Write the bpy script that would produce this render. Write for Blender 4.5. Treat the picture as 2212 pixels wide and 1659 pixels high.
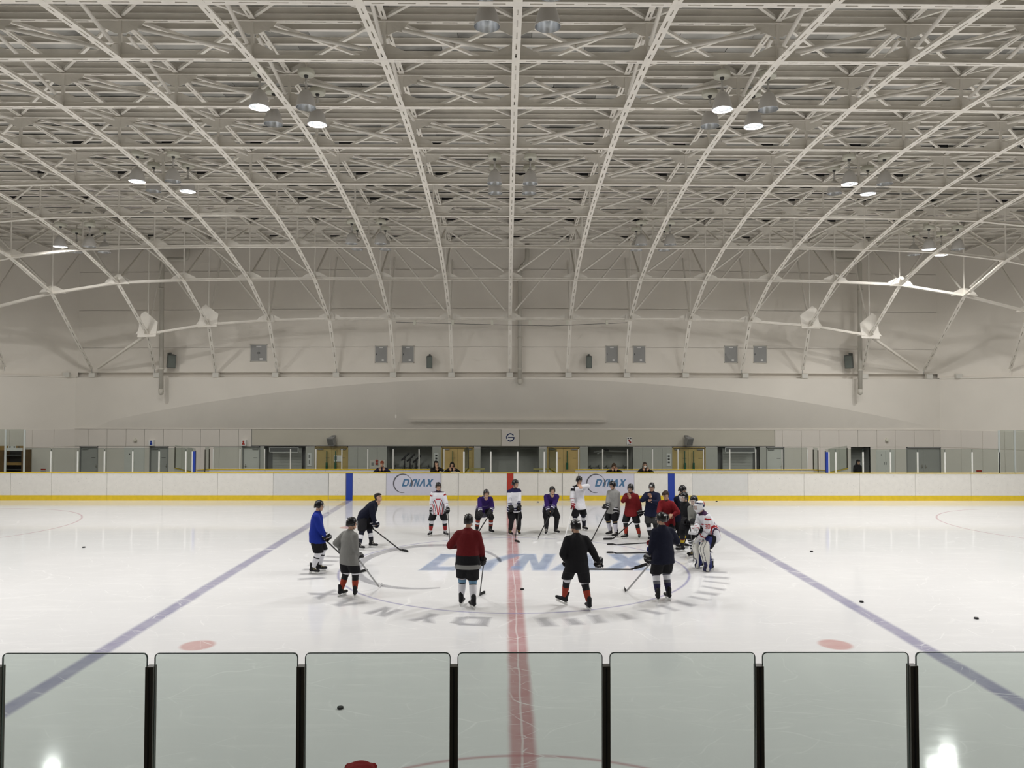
import bpy, bmesh, math, random
from mathutils import Vector, Matrix
from mathutils.bvhtree import BVHTree
import numpy as np
random.seed(7)
for o in list(bpy.data.objects): bpy.data.objects.remove(o, do_unlink=True)
SC = bpy.context.scene
COL = SC.collection
V = Vector
PI = math.pi

# ------------------------------------------------------------------ camera, world, exposure
F_PX, CAM_C = 1666.5, V((-0.22, -20.41, 4.27))
YAW, PITCH, ROLL = 0.0083, 0.0269, 0.0014
_f = V((math.sin(YAW)*math.cos(PITCH), math.cos(YAW)*math.cos(PITCH), math.sin(PITCH)))
_r = V((math.cos(YAW), -math.sin(YAW), 0.0)); _u = _r.cross(_f)
CR = _r*math.cos(ROLL)+_u*math.sin(ROLL); CU = -_r*math.sin(ROLL)+_u*math.cos(ROLL); CF = _f
cam_d = bpy.data.cameras.new('camera'); cam = bpy.data.objects.new('camera', cam_d); COL.objects.link(cam)
cam_d.sensor_fit = 'HORIZONTAL'; cam_d.sensor_width = 36.0; cam_d.lens = 36.0*F_PX/2212.0
cam_d.clip_end = 400
cam.matrix_world = Matrix(((CR.x, CU.x, -CF.x, CAM_C.x), (CR.y, CU.y, -CF.y, CAM_C.y), (CR.z, CU.z, -CF.z, CAM_C.z), (0, 0, 0, 1)))
SC.camera = cam
w = bpy.data.worlds.new('hall_world'); SC.world = w; w.use_nodes = True
w.node_tree.nodes['Background'].inputs[0].default_value = (0.9, 0.93, 1.0, 1)
w.node_tree.nodes['Background'].inputs[1].default_value = 0.02
SC.view_settings.view_transform = 'Standard'; SC.view_settings.look = 'None'
SC.view_settings.gamma = 1.0; SC.view_settings.use_curve_mapping = False
SC.view_settings.exposure = 0.0
LAMP_WATTS = 262.0

def ray(px, py): return CF + CR*((px-1106)/F_PX) - CU*((py-829.5)/F_PX)
def W(px, py, Y):            # photo measurement -> point on the plane y = Y
    d = ray(px, py); return CAM_C + d*((Y-CAM_C.y)/d.y)
def G(px, py, z=0.0):        # photo measurement -> point on the ice
    d = ray(px, py); return CAM_C + d*((z-CAM_C.z)/d.z)
def proj(P):
    d = V(P)-CAM_C; z = d.dot(CF)
    if z < 0.2: return (-9999, -9999, z)
    return (1106+F_PX*d.dot(CR)/z, 829.5-F_PX*d.dot(CU)/z, z)

# ------------------------------------------------------------------ materials
MATS = {}
def nt(m): return m.node_tree.nodes, m.node_tree.links
def mat(name, col, rough=0.6, metal=0.0, var=0.0, vscale=3.0, bump=0.0, bscale=40.0, spec=0.5, emit=None, estr=0.0, col2=None):
    if name in MATS: return MATS[name]
    m = bpy.data.materials.new(name); m.use_nodes = True; N, L = nt(m)
    b = N['Principled BSDF']; b.inputs['Base Color'].default_value = (*col, 1)
    b.inputs['Roughness'].default_value = rough; b.inputs['Metallic'].default_value = metal
    b.inputs['Specular IOR Level'].default_value = spec
    if emit: b.inputs['Emission Color'].default_value = (*emit, 1); b.inputs['Emission Strength'].default_value = estr
    tc = N.new('ShaderNodeTexCoord')
    if var > 0:
        n = N.new('ShaderNodeTexNoise'); n.inputs['Scale'].default_value = vscale; n.inputs['Detail'].default_value = 6
        L.new(tc.outputs['Object'], n.inputs['Vector'])
        r = N.new('ShaderNodeValToRGB'); r.color_ramp.elements[0].position = 0.3; r.color_ramp.elements[1].position = 0.7
        c2 = col2 or tuple(c*(1-var) for c in col)
        r.color_ramp.elements[0].color = (*c2, 1); r.color_ramp.elements[1].color = (*col, 1)
        L.new(n.outputs['Fac'], r.inputs['Fac']); L.new(r.outputs['Color'], b.inputs['Base Color'])
    if bump > 0:
        n2 = N.new('ShaderNodeTexNoise'); n2.inputs['Scale'].default_value = bscale; n2.inputs['Detail'].default_value = 3
        L.new(tc.outputs['Object'], n2.inputs['Vector'])
        bp = N.new('ShaderNodeBump'); bp.inputs['Strength'].default_value = bump; bp.inputs['Distance'].default_value = 0.02
        L.new(n2.outputs['Fac'], bp.inputs['Height']); L.new(bp.outputs['Normal'], b.inputs['Normal'])
    MATS[name] = m; return m
def attr_mat(name, rough, bump, bscale, spec=0.4):
    m = mat(name, (0.5, 0.5, 0.5), rough, spec=spec, bump=bump, bscale=bscale); N, L = nt(m)
    a = N.new('ShaderNodeAttribute'); a.attribute_name = 'Col'
    L.new(a.outputs['Color'], N['Principled BSDF'].inputs['Base Color']); return m
def glass_mat(name, tint, gloss=0.06):
    m = bpy.data.materials.new(name); m.use_nodes = True; N, L = nt(m)
    for n in list(N):
        if n.type != 'OUTPUT_MATERIAL': N.remove(n)
    t = N.new('ShaderNodeBsdfTransparent'); t.inputs[0].default_value = (*tint, 1)
    g = N.new('ShaderNodeBsdfGlossy'); g.inputs['Roughness'].default_value = 0.02; g.inputs['Color'].default_value = (1, 1, 1, 1)
    fr = N.new('ShaderNodeFresnel'); fr.inputs['IOR'].default_value = 1.25
    mx = N.new('ShaderNodeMixShader'); ge = N.new('ShaderNodeNewGeometry'); mu = N.new('ShaderNodeMath'); mu.operation = 'SUBTRACT'; mu.use_clamp = True; L.new(fr.outputs[0], mu.inputs[0]); L.new(ge.outputs['Backfacing'], mu.inputs[1]); L.new(mu.outputs[0], mx.inputs[0]); L.new(t.outputs[0], mx.inputs[1]); L.new(g.outputs[0], mx.inputs[2])
    L.new(mx.outputs[0], [n for n in N if n.type == 'OUTPUT_MATERIAL'][0].inputs[0])
    MATS[name] = m; return m

STEEL = mat('painted_steel', (0.92, 0.875, 0.79), 0.45, var=0.10, vscale=2.5)
STEELD = mat('painted_steel_tube', (0.86, 0.82, 0.74), 0.45, var=0.10, vscale=2.5)
BOARD = mat('ceiling_board', (0.66, 0.66, 0.63), 0.9, var=0.35, vscale=1.6, bump=0.3, bscale=25)
WALLU = mat('wall_paint_upper', (0.85, 0.80, 0.72), 0.8, var=0.05, vscale=0.6)
WALLB = mat('wall_paint_band', (0.83, 0.785, 0.71), 0.8, var=0.06, vscale=0.5, bump=0.05, bscale=8)
PANEL = mat('wall_panel_paint', (0.77, 0.725, 0.66), 0.7, var=0.04, vscale=0.8)
FASCIA = mat('fascia_paint', (0.60, 0.57, 0.48), 0.8, var=0.05, vscale=0.8)
DOORG = mat('grey_door_paint', (0.42, 0.42, 0.40), 0.6, var=0.05)
DOORW = mat('white_door_paint', (0.72, 0.72, 0.68), 0.6, var=0.03)
DOORY = mat('yellow_wood_door', (0.62, 0.46, 0.18), 0.55, var=0.12, vscale=2)
DARK = mat('dark_grey', (0.06, 0.06, 0.06), 0.6)
BLACK = mat('black_rubber', (0.012, 0.012, 0.013), 0.55)
GREY = mat('mid_grey', (0.3, 0.3, 0.29), 0.6, var=0.05)
WHITE = mat('white_plastic', (0.8, 0.8, 0.78), 0.5)
CHROME = mat('chrome', (0.75, 0.75, 0.75), 0.25, metal=1.0)
YELLOW = mat('yellow_plastic', (0.80, 0.575, 0.025), 0.45, var=0.12, vscale=6)
BLUEP = mat('blue_plastic', (0.012, 0.045, 0.33), 0.45)
REDP = mat('red_plastic', (0.42, 0.035, 0.02), 0.45)
POSTD = mat('dark_bronze_post', (0.07, 0.062, 0.045), 0.4, var=0.3, vscale=3)
POSTW = mat('white_post', (0.72, 0.72, 0.68), 0.4)
PIPE = mat('pipe_paint', (0.60, 0.57, 0.50), 0.5, var=0.05)
GLASSN = glass_mat('rink_glass_green', (0.80, 0.835, 0.815))
GLASSF = glass_mat('rink_glass_far', (0.86, 0.89, 0.87))
VISOR = glass_mat('visor_clear', (0.86, 0.88, 0.9))
EDGE = mat('glass_edge', (0.03, 0.06, 0.05), 0.3)

# ------------------------------------------------------------------ mesh building helpers
class MB:
    def __init__(s): s.v = []; s.f = []; s.m = []
    def add(s, vs, fs, mi=0):
        n = len(s.v); s.v += [tuple(p) for p in vs]
        for f in fs: s.f.append(tuple(i+n for i in f)); s.m.append(mi)
        return s
    def box(s, x0, x1, y0, y1, z0, z1, mi=0):
        vs = [(x0,y0,z0),(x1,y0,z0),(x1,y1,z0),(x0,y1,z0),(x0,y0,z1),(x1,y0,z1),(x1,y1,z1),(x0,y1,z1)]
        return s.add(vs, [(0,3,2,1),(4,5,6,7),(0,1,5,4),(1,2,6,5),(2,3,7,6),(3,0,4,7)], mi)
    def obox(s, p, q, side, up, s0, s1, u0, u1, mi=0):
        p = V(p); q = V(q); side = V(side); up = V(up); vs = []
        for c in (p, q):
            for a, b in ((s0,u0),(s1,u0),(s1,u1),(s0,u1)): vs.append(c+side*a+up*b)
        return s.add(vs, [(0,1,2,3),(7,6,5,4),(0,4,5,1),(1,5,6,2),(2,6,7,3),(3,7,4,0)], mi)
    def bar(s, p, q, wd, ht, mi=0, up=(0,0,1)):
        p = V(p); q = V(q); d = (q-p).normalized(); u = V(up)
        if abs(d.dot(u)) > 0.98: u = V((0,1,0))
        sd = d.cross(u).normalized(); u2 = sd.cross(d)
        return s.obox(p, q, sd, u2, -wd/2, wd/2, -ht/2, ht/2, mi)
    def loft(s, rings, cap=True, mi=0, seg=12):
        # rings: (center, axis1*radius, axis2*radius)
        n = len(s.v)
        for c, a, b in rings:
            c = V(c); a = V(a); b = V(b)
            for k in range(seg):
                t = 2*PI*k/seg; s.v.append(tuple(c+a*math.cos(t)+b*math.sin(t)))
        for i in range(len(rings)-1):
            for k in range(seg):
                k2 = (k+1) % seg
                s.f.append((n+i*seg+k, n+i*seg+k2, n+(i+1)*seg+k2, n+(i+1)*seg+k)); s.m.append(mi)
        if cap:
            s.f.append(tuple(n+k for k in reversed(range(seg)))); s.m.append(mi)
            e = n+(len(rings)-1)*seg
            s.f.append(tuple(e+k for k in range(seg))); s.m.append(mi)
        return s
    def cyl(s, p, q, r0, r1=None, seg=12, mi=0):
        p = V(p); q = V(q); r1 = r0 if r1 is None else r1
        a, b = perp(q-p); return s.loft([(p, a*r0, b*r0), (q, a*r1, b*r1)], True, mi, seg)
    def capsule(s, p, q, r0, r1=None, seg=10, mi=0, flat=1.0, ax=None):
        p = V(p); q = V(q); r1 = r0 if r1 is None else r1
        d = (q-p)
        if d.length < 1e-6: d = V((0,0,1e-4))
        dn = d.normalized(); a, b = perp(d, ax)
        R = []
        for t in (85, 55, 25): R.append((p-dn*r0*math.sin(math.radians(t)), a*r0*math.cos(math.radians(t)), b*r0*math.cos(math.radians(t))*flat))
        R += [(p, a*r0, b*r0*flat), (q, a*r1, b*r1*flat)]
        for t in (25, 55, 85): R.append((q+dn*r1*math.sin(math.radians(t)), a*r1*math.cos(math.radians(t)), b*r1*math.cos(math.radians(t))*flat))
        return s.loft(R, True, mi, seg)
    def tube(s, pts, r, seg=8, mi=0):
        R = []; pts = [V(p) for p in pts]; prev = None
        for i, p in enumerate(pts):
            d = (pts[min(i+1, len(pts)-1)]-pts[max(i-1, 0)]); a, b = perp(d, prev)
            prev = a; rr = r[i] if isinstance(r, (list, tuple)) else r
            R.append((p, a*rr, b*rr))
        return s.loft(R, True, mi, seg)
    def lathe(s, prof, c=(0,0,0), seg=20, mi=0):
        c = V(c); n = len(s.v)
        for r, z in prof:
            for k in range(seg):
                t = 2*PI*k/seg; s.v.append((c.x+r*math.cos(t), c.y+r*math.sin(t), c.z+z))
        for i in range(len(prof)-1):
            for k in range(seg):
                k2 = (k+1) % seg; s.f.append((n+i*seg+k, n+i*seg+k2, n+(i+1)*seg+k2, n+(i+1)*seg+k)); s.m.append(mi)
        return s
    def prism(s, poly, fn, d0, d1, mi=0):
        # poly: 2-D points; fn(u, v, depth) -> 3-D
        n = len(poly); vs = [fn(u, v, d0) for u, v in poly]+[fn(u, v, d1) for u, v in poly]
        fs = [tuple(range(n)), tuple(reversed(range(n, 2*n)))]
        for k in range(n): fs.append((k, k+n, (k+1) % n+n, (k+1) % n))
        return s.add(vs, fs, mi)
    def mesh(s, name):
        me = bpy.data.meshes.new(name); me.from_pydata(s.v, [], s.f); me.update(); return me
    def build(s, name, mats, parent=None, smooth=False, fix=True):
        me = s.mesh(name)
        if not isinstance(mats, (list, tuple)): mats = [mats]
        for m in mats: me.materials.append(m)
        if len(mats) > 1: me.polygons.foreach_set('material_index', s.m)
        if fix:
            bm = bmesh.new(); bm.from_mesh(me); bmesh.ops.recalc_face_normals(bm, faces=bm.faces); bm.to_mesh(me); bm.free()
        if smooth: me.polygons.foreach_set('use_smooth', [True]*len(me.polygons))
        return link(name, me, parent)
def perp(d, hint=None):
    d = V(d).normalized()
    h = V(hint) if hint is not None else (V((0,0,1)) if abs(d.z) < 0.9 else V((0,1,0)))
    a = h-d*h.dot(d)
    if a.length < 1e-4: h = V((1,0,0)); a = h-d*h.dot(d)
    a.normalize(); return a, d.cross(a)
def link(name, me, parent=None):
    o = bpy.data.objects.new(name, me); COL.objects.link(o)
    if parent is not None: o.parent = parent
    return o
def empty(name, loc=(0,0,0), rz=0.0):
    o = bpy.data.objects.new(name, None); COL.objects.link(o); o.location = loc; o.rotation_euler = (0,0,rz); o.empty_display_size = 0.2
    return o
def tag(o, label=None, cat=None, group=None, kind=None):
    if label: o['label'] = label
    if cat: o['category'] = cat
    if group: o['group'] = group
    if kind: o['kind'] = kind
    return o
def box_obj(name, x0, x1, y0, y1, z0, z1, m, parent=None):
    if x1 < x0: x0, x1 = x1, x0
    if y1 < y0: y0, y1 = y1, y0
    if z1 < z0: z0, z1 = z1, z0
    return MB().box(x0, x1, y0, y1, z0, z1).build(name, m, parent, fix=False)
def copy_tree(o, parent=None):
    c = o.copy(); COL.objects.link(c); c.parent = parent
    for ch in list(o.children): copy_tree(ch, c)
    return c
UNIT = {}
def unit_bar(m, kind='cyl'):
    k = (m.name, kind)
    if k not in UNIT:
        b = MB()
        if kind == 'cyl': b.cyl((0,0,0), (0,0,1), 1, seg=10)
        else: b.box(-1, 1, -1, 1, 0, 1)
        me = b.mesh('bar_'+kind); me.materials.append(m)
        if kind == 'cyl':
            for p in me.polygons: p.use_smooth = len(p.vertices) == 4
        UNIT[k] = me
    return UNIT[k]
def bar_obj(name, p, q, rx, ry, m, parent, kind='cyl', hint=None):
    o = link(name, unit_bar(m, kind), parent); p = V(p); q = V(q); d = q-p; L = d.length
    a, b = perp(d, hint); dn = d.normalized()
    o.matrix_local = Matrix(((a.x*rx, b.x*ry, dn.x*L, p.x), (a.y*rx, b.y*ry, dn.y*L, p.y), (a.z*rx, b.z*ry, dn.z*L, p.z), (0,0,0,1)))
    return o
# ------------------------------------------------------------------ floor, ice
class NX:   # tiny expression helper for shader maths
    def __init__(s, m): s.N, s.L = nt(m)
    def m(s, op, a, b=None, c=None):
        n = s.N.new('ShaderNodeMath'); n.operation = op
        for i, x in enumerate((a, b, c)):
            if x is None: continue
            if isinstance(x, (int, float)): n.inputs[i].default_value = x
            else: s.L.new(x, n.inputs[i])
        return n.outputs[0]
    def band(s, d, half, soft):      # 1 inside |d|<half, soft edge
        a = s.m('ABSOLUTE', d); n = s.N.new('ShaderNodeMapRange'); n.interpolation_type = 'SMOOTHSTEP'
        s.L.new(a, n.inputs[0]); n.inputs[1].default_value = half-soft; n.inputs[2].default_value = half+soft
        n.inputs[3].default_value = 1; n.inputs[4].default_value = 0; return n.outputs[0]
    def mix(s, fac, a, b):
        n = s.N.new('ShaderNodeMix'); n.data_type = 'RGBA'
        s.L.new(fac, n.inputs[0]) if not isinstance(fac, (int, float)) else setattr(n.inputs[0], 'default_value', fac)
        for i, x in ((6, a), (7, b)):
            if isinstance(x, tuple): n.inputs[i].default_value = (*x, 1)
            else: s.L.new(x, n.inputs[i])
        return n.outputs[2]
def ice_material():
    m = bpy.data.materials.new('ice'); m.use_nodes = True; N, L = nt(m); e = NX(m); b = N['Principled BSDF']
    tc = N.new('ShaderNodeTexCoord'); sx = N.new('ShaderNodeSeparateXYZ')
    # slight waviness of the painted lines seen through the ice
    nw = N.new('ShaderNodeTexNoise'); nw.inputs['Scale'].default_value = 0.9; nw.inputs['Detail'].default_value = 3
    L.new(tc.outputs['Object'], nw.inputs['Vector']); L.new(tc.outputs['Object'], sx.inputs[0])
    wob = e.m('MULTIPLY', e.m('SUBTRACT', nw.outputs['Fac'], 0.5), 0.05)
    X = e.m('ADD', sx.outputs['X'], wob); Y = sx.outputs['Y']; AX = e.m('ABSOLUTE', X)
    def noise(scale, sc, detail=4, rough=0.55):
        mp = N.new('ShaderNodeMapping'); mp.inputs['Scale'].default_value = sc
        L.new(tc.outputs['Object'], mp.inputs[0]); n = N.new('ShaderNodeTexNoise'); n.inputs['Scale'].default_value = scale
        n.inputs['Detail'].default_value = detail; n.inputs['Roughness'].default_value = rough
        L.new(mp.outputs[0], n.inputs['Vector']); return n.outputs['Fac']
    base = e.mix(noise(0.5, (1,1,1)), (0.80, 0.80, 0.805), (0.87, 0.87, 0.88))
    streak = N.new('ShaderNodeMapRange'); L.new(noise(1.6, (0.35, 2.2, 1), 8, 0.7), streak.inputs[0])
    streak.inputs[1].default_value = 0.52; streak.inputs[2].default_value = 0.72
    base = e.mix(e.m('MULTIPLY', streak.outputs[0], 0.6), base, (0.94, 0.94, 0.94))
    def hyp(cx, cy, xx=None):
        dx = e.m('SUBTRACT', xx if xx is not None else X, cx); dy = e.m('SUBTRACT', Y, cy)
        return e.m('SQRT', e.m('ADD', e.m('MULTIPLY', dx, dx), e.m('MULTIPLY', dy, dy)))
    blot = noise(2.2, (1,1,1), 5)
    fade = e.m('ADD', 0.62, e.m('MULTIPLY', blot, 0.55))
    # red centre line, pale seam down the middle
    red = e.m('MULTIPLY', e.band(X, 0.165, 0.05), e.m('MULTIPLY', fade, 0.9))
    base = e.mix(red, base, (0.52, 0.24, 0.25))
    seam = e.band(e.m('ADD', X, e.m('MULTIPLY', e.m('SUBTRACT', noise(0.6, (1,1,1), 2), 0.5), 0.12)), 0.014, 0.010)
    base = e.mix(e.m('MULTIPLY', seam, 0.6), base, (0.86, 0.82, 0.82))
    blue = e.m('MULTIPLY', e.band(e.m('SUBTRACT', AX, 7.175), 0.15, 0.06), e.m('MULTIPLY', fade, 0.95))
    base = e.mix(blue, base, (0.33, 0.32, 0.46))
    circ = e.m('MULTIPLY', e.band(e.m('SUBTRACT', hyp(0, 0), 4.5), 0.03, 0.03), e.m('MULTIPLY', fade, 0.8))
    base = e.mix(circ, base, (0.28, 0.27, 0.50))
    dot0 = e.band(hyp(0.08, 0.0), 0.16, 0.02); base = e.mix(e.m('MULTIPLY', dot0, 0.7), base, (0.30, 0.38, 0.60))
    AY = e.m('ABSOLUTE', Y)
    dx = e.m('SUBTRACT', AX, 5.67); dy = e.m('SUBTRACT', AY, 6.57)
    dots = e.band(e.m('SQRT', e.m('ADD', e.m('MULTIPLY', dx, dx), e.m('MULTIPLY', dy, dy))), 0.29, 0.05)
    base = e.mix(e.m('MULTIPLY', dots, e.m('MULTIPLY', fade, 0.85)), base, (0.62, 0.34, 0.32))
    crease = e.m('MULTIPLY', e.band(e.m('SUBTRACT', hyp(0, -14.1), 3.2), 0.025, 0.04), 0.7)
    base = e.mix(crease, base, (0.50, 0.20, 0.22))
    dx = e.m('SUBTRACT', AX, 20.2); dy = e.m('SUBTRACT', AY, 6.9)
    ez = e.band(e.m('SUBTRACT', e.m('SQRT', e.m('ADD', e.m('MULTIPLY', dx, dx), e.m('MULTIPLY', dy, dy))), 4.5), 0.03, 0.03)
    base = e.mix(e.m('MULTIPLY', ez, 0.7), base, (0.55, 0.28, 0.33))
    # skate scratches: thin bright curved lines from warped voronoi edges
    for sc, st, thr in ((0.35, 0.75, 0.0028), (0.62, 0.6, 0.003), (1.1, 0.5, 0.0045), (2.2, 0.35, 0.006)):
        mp = N.new('ShaderNodeMapping'); mp.inputs['Scale'].default_value = (0.55, 1, 1); mp.inputs['Location'].default_value = (sc*7, sc*3, 0)
        wn = N.new('ShaderNodeTexNoise'); wn.inputs['Scale'].default_value = 0.5; L.new(tc.outputs['Object'], wn.inputs['Vector'])
        va = N.new('ShaderNodeVectorMath'); va.operation = 'MULTIPLY_ADD'; va.inputs[1].default_value = (1.6, 1.6, 0)
        L.new(wn.outputs['Color'], va.inputs[0]); L.new(tc.outputs['Object'], va.inputs[2]); L.new(va.outputs[0], mp.inputs[0])
        vo = N.new('ShaderNodeTexVoronoi'); vo.feature = 'DISTANCE_TO_EDGE'; vo.inputs['Scale'].default_value = sc
        L.new(mp.outputs[0], vo.inputs['Vector'])
        lines = e.band(vo.outputs['Distance'], thr, thr)
        gate = N.new('ShaderNodeMapRange'); L.new(noise(1.1+sc, (1,1,1), 3), gate.inputs[0]); gate.inputs[1].default_value = 0.46; gate.inputs[2].default_value = 0.58
        base = e.mix(e.m('MULTIPLY', e.m('MULTIPLY', lines, gate.outputs[0]), st), base, (0.98, 0.98, 0.98))
    L.new(base, b.inputs['Base Color'])
    rr = N.new('ShaderNodeMapRange'); L.new(noise(3.0, (0.4, 2, 1), 6), rr.inputs[0]); rr.inputs[3].default_value = 0.05; rr.inputs[4].default_value = 0.11
    L.new(rr.outputs[0], b.inputs['Roughness']); b.inputs['IOR'].default_value = 1.31
    bp = N.new('ShaderNodeBump'); bp.inputs['Strength'].default_value = 0.03; bp.inputs['Distance'].default_value = 0.02
    L.new(noise(5.0, (0.6, 1.4, 1), 6), bp.inputs['Height']); L.new(bp.outputs[0], b.inputs['Normal'])
    return m
ICE = ice_material()
ice = tag(box_obj('floor', -32, 32, -14.2, 14.2, -0.1, 0.0, ICE), 'white scratched ice sheet with painted hockey lines', kind='structure')
CONC = mat('grey_rubber_floor', (0.14, 0.14, 0.135), 0.8, var=0.15)
tag(box_obj('floor_walkway', -36, 36, 14.2, 24, -0.1, -0.002, CONC), 'grey walkway floor behind the far boards', kind='structure')
tag(box_obj('floor_stand', -36, 36, -22.5, -15.1, -0.1, 1.05, CONC), 'raised spectator stand floor behind the near glass', kind='structure')

# ---- printed marks under the ice
def decal_mat(name, col, alpha):
    m = bpy.data.materials.new(name); m.use_nodes = True; N, L = nt(m); b = N['Principled BSDF']
    b.inputs['Base Color'].default_value = (*col, 1); b.inputs['Roughness'].default_value = 0.2
    tc = N.new('ShaderNodeTexCoord'); n = N.new('ShaderNodeTexNoise'); n.inputs['Scale'].default_value = 2.0; n.inputs['Detail'].default_value = 5
    L.new(tc.outputs['Object'], n.inputs[0]); r = N.new('ShaderNodeMapRange'); L.new(n.outputs['Fac'], r.inputs[0])
    r.inputs[1].default_value = 0.25; r.inputs[2].default_value = 0.75
    r.inputs[3].default_value = alpha*0.5; r.inputs[4].default_value = alpha; L.new(r.outputs[0], b.inputs['Alpha'])
    return m
MARKB = decal_mat('ice_print_blue', (0.45, 0.57, 0.80), 0.24)
MARKG = decal_mat('ice_print_grey', (0.40, 0.40, 0.45), 0.145)
MARKT = decal_mat('ice_smudge', (0.55, 0.52, 0.48), 0.35)
# the advert logo, measured on the board panel: units of its own, u right, v up
def shear(pts): return [(u+0.27*v, v) for u, v in pts]
_do = [(0,0),(42,0),(58,14),(58,56),(42,70),(0,70)]; _di = [(16,14),(38,14),(43,19),(43,51),(38,56),(16,56)]
LOGO_LETTERS = [      # D, Y (its left arm is the arc), N, A without a bar, X: one outline each, the D as a ring of quads
    [shear([_do[k], _do[(k+1) % 6], _di[(k+1) % 6], _di[k]]) for k in range(6)],
    [shear([(72,0),(87,0),(87,32),(114,70),(95,70),(72,38)])],
    [shear([(112,0),(126,0),(126,42),(140,0),(155,0),(155,70),(141,70),(141,28),(127,70),(112,70)])],
    [shear([(162,0),(178,0),(192,47),(206,0),(222,0),(201,70),(183,70)])],
    [shear([(226,0),(245,0),(255,20),(265,0),(284,0),(265,35),(284,70),(265,70),(255,50),(245,70),(226,70),(245,35)])],
]
def ring_quads(cx, cy, r, a0, a1, w0, w1, n=40, ex=1.0):
    out = []
    for k in range(n):
        t0, t1 = k/n, (k+1)/n; A, B = math.radians(a0+(a1-a0)*t0), math.radians(a0+(a1-a0)*t1)
        wa, wb = w0+(w1-w0)*math.sin(PI*t0), w0+(w1-w0)*math.sin(PI*t1)
        out.append([(cx+ex*(r-wa/2)*math.cos(A), cy+(r-wa/2)*math.sin(A)), (cx+ex*(r+wa/2)*math.cos(A), cy+(r+wa/2)*math.sin(A)),
                    (cx+ex*(r+wb/2)*math.cos(B), cy+(r+wb/2)*math.sin(B)), (cx+ex*(r-wb/2)*math.cos(B), cy+(r-wb/2)*math.sin(B))])
    return out
LOGO_RING = ring_quads(10, 25, 90, -75, -355, 3, 13, 48) [:]
def flat_mesh(name, polys, fn, m, parent, soft=0.0):
    b = MB()
    for k, g in enumerate((-1.0, -0.33, 0.33, 1.0) if soft else (0.0,)):
        for p in polys:
            q = grow(p, g*soft) if soft else p
            b.add([tuple(V(fn(u, v))+V((0, 0, 0.0004*k if soft else 0))) for u, v in q], [tuple(range(len(q)))])
    return b.build(name, m, parent, fix=False)
def grow(p, d):      # push every vertex of a polygon outwards from its edges
    n = len(p); ar = sum(p[i][0]*p[(i+1) % n][1]-p[(i+1) % n][0]*p[i][1] for i in range(n)); sg = 1 if ar > 0 else -1; out = []
    for i in range(n):
        a, b_, c = V((*p[i-1], 0)), V((*p[i], 0)), V((*p[(i+1) % n], 0)); e1 = (b_-a).normalized(); e2 = (c-b_).normalized()
        n1 = V((e1.y, -e1.x, 0))*sg; n2 = V((e2.y, -e2.x, 0))*sg; m_ = (n1+n2); L_ = max(0.6, m_.length); out.append((b_.x+m_.x/L_*d*1.2, b_.y+m_.y/L_*d*1.2))
    return out
gA, gB = G(905, 1232), G(1400, 1197)
su = (gB.x-gA.x)/300.0; sv = (gB.y-gA.y)/70.0
def on_ice(u, v): return (gA.x+su*u, gA.y+sv*v, 0.0025)
for L_ in LOGO_LETTERS: flat_mesh('painted_letter', L_, on_ice, MARKB, ice, 2.5)
flat_mesh('painted_ring', LOGO_RING, on_ice, MARKG, ice, 0.9)
# grey ring lettering outside the circle: DYNAX reads clockwise (seen from above); the rest is too worn to read
def on_ring(ang0, s=1.0):
    def fn(u, v):
        r = 4.83+v/70.0*0.62; a = math.radians(ang0)-u/70.0*0.62*s/5.1
        return (r*math.cos(a), r*math.sin(a), 0.002)
    return fn
def unshear(pts): return [(u-0.27*v, v) for u, v in pts]
starts = [0, 72, 112, 162, 226]
for k, L_ in enumerate(LOGO_LETTERS):
    ang = -96-k*11.5
    polys = [[(u-starts[k], v) for u, v in unshear(p)] for p in L_]
    if k == 1: polys = [[(14,0),(30,0),(30,36),(46,70),(30,70),(22,50),(14,70),(-2,70),(14,36)]]
    flat_mesh('painted_letter', polys, on_ring(ang, 1.35), MARKG, ice, 5)
rnd = random.Random(3)
for k in range(13):   # worn bars, no longer readable
    ang = -6-k*6.4; a_ = rnd.uniform(10, 24); t_ = rnd.uniform(-10, 10); lo_ = rnd.uniform(0, 22)
    flat_mesh('worn_mark', [[(0,lo_),(a_,lo_),(a_+t_,70),(t_,70)]], on_ring(ang, 1.25), MARKG, ice, 6)
for k in range(6):
    ang = 166+k*6.0
    flat_mesh('worn_mark', [[(0,0),(22,0),(22,70),(0,70)]], on_ring(ang, 1.0), MARKG, ice, 5)
# ------------------------------------------------------------------ walls
YL = 20.65
def yf(x): return YL-1.4*(1-min(1.0, abs(x)/23.0)**2)**1.6
def crease(x): return 5.62-2.62*(min(1.0, abs(x)/23.0))**2
wall = empty('wall_far', (0, YL, 0)); tag(wall, 'tall pale plaster wall behind the far boards', kind='structure')
def wchild(mb, name, m, smooth=False):
    o = mb.build(name, m, wall, smooth); o.matrix_parent_inverse = Matrix.Translation((0, -YL, 0)); return o
def wbox(name, x0, x1, y0, y1, z0, z1, m): return wchild(MB().box(min(x0,x1), max(x0,x1), min(y0,y1), max(y0,y1), min(z0,z1), max(z0,z1)), name, m)
XS = [-23.25]+[-23+46*k/46 for k in range(47)]+[23.25]
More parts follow.
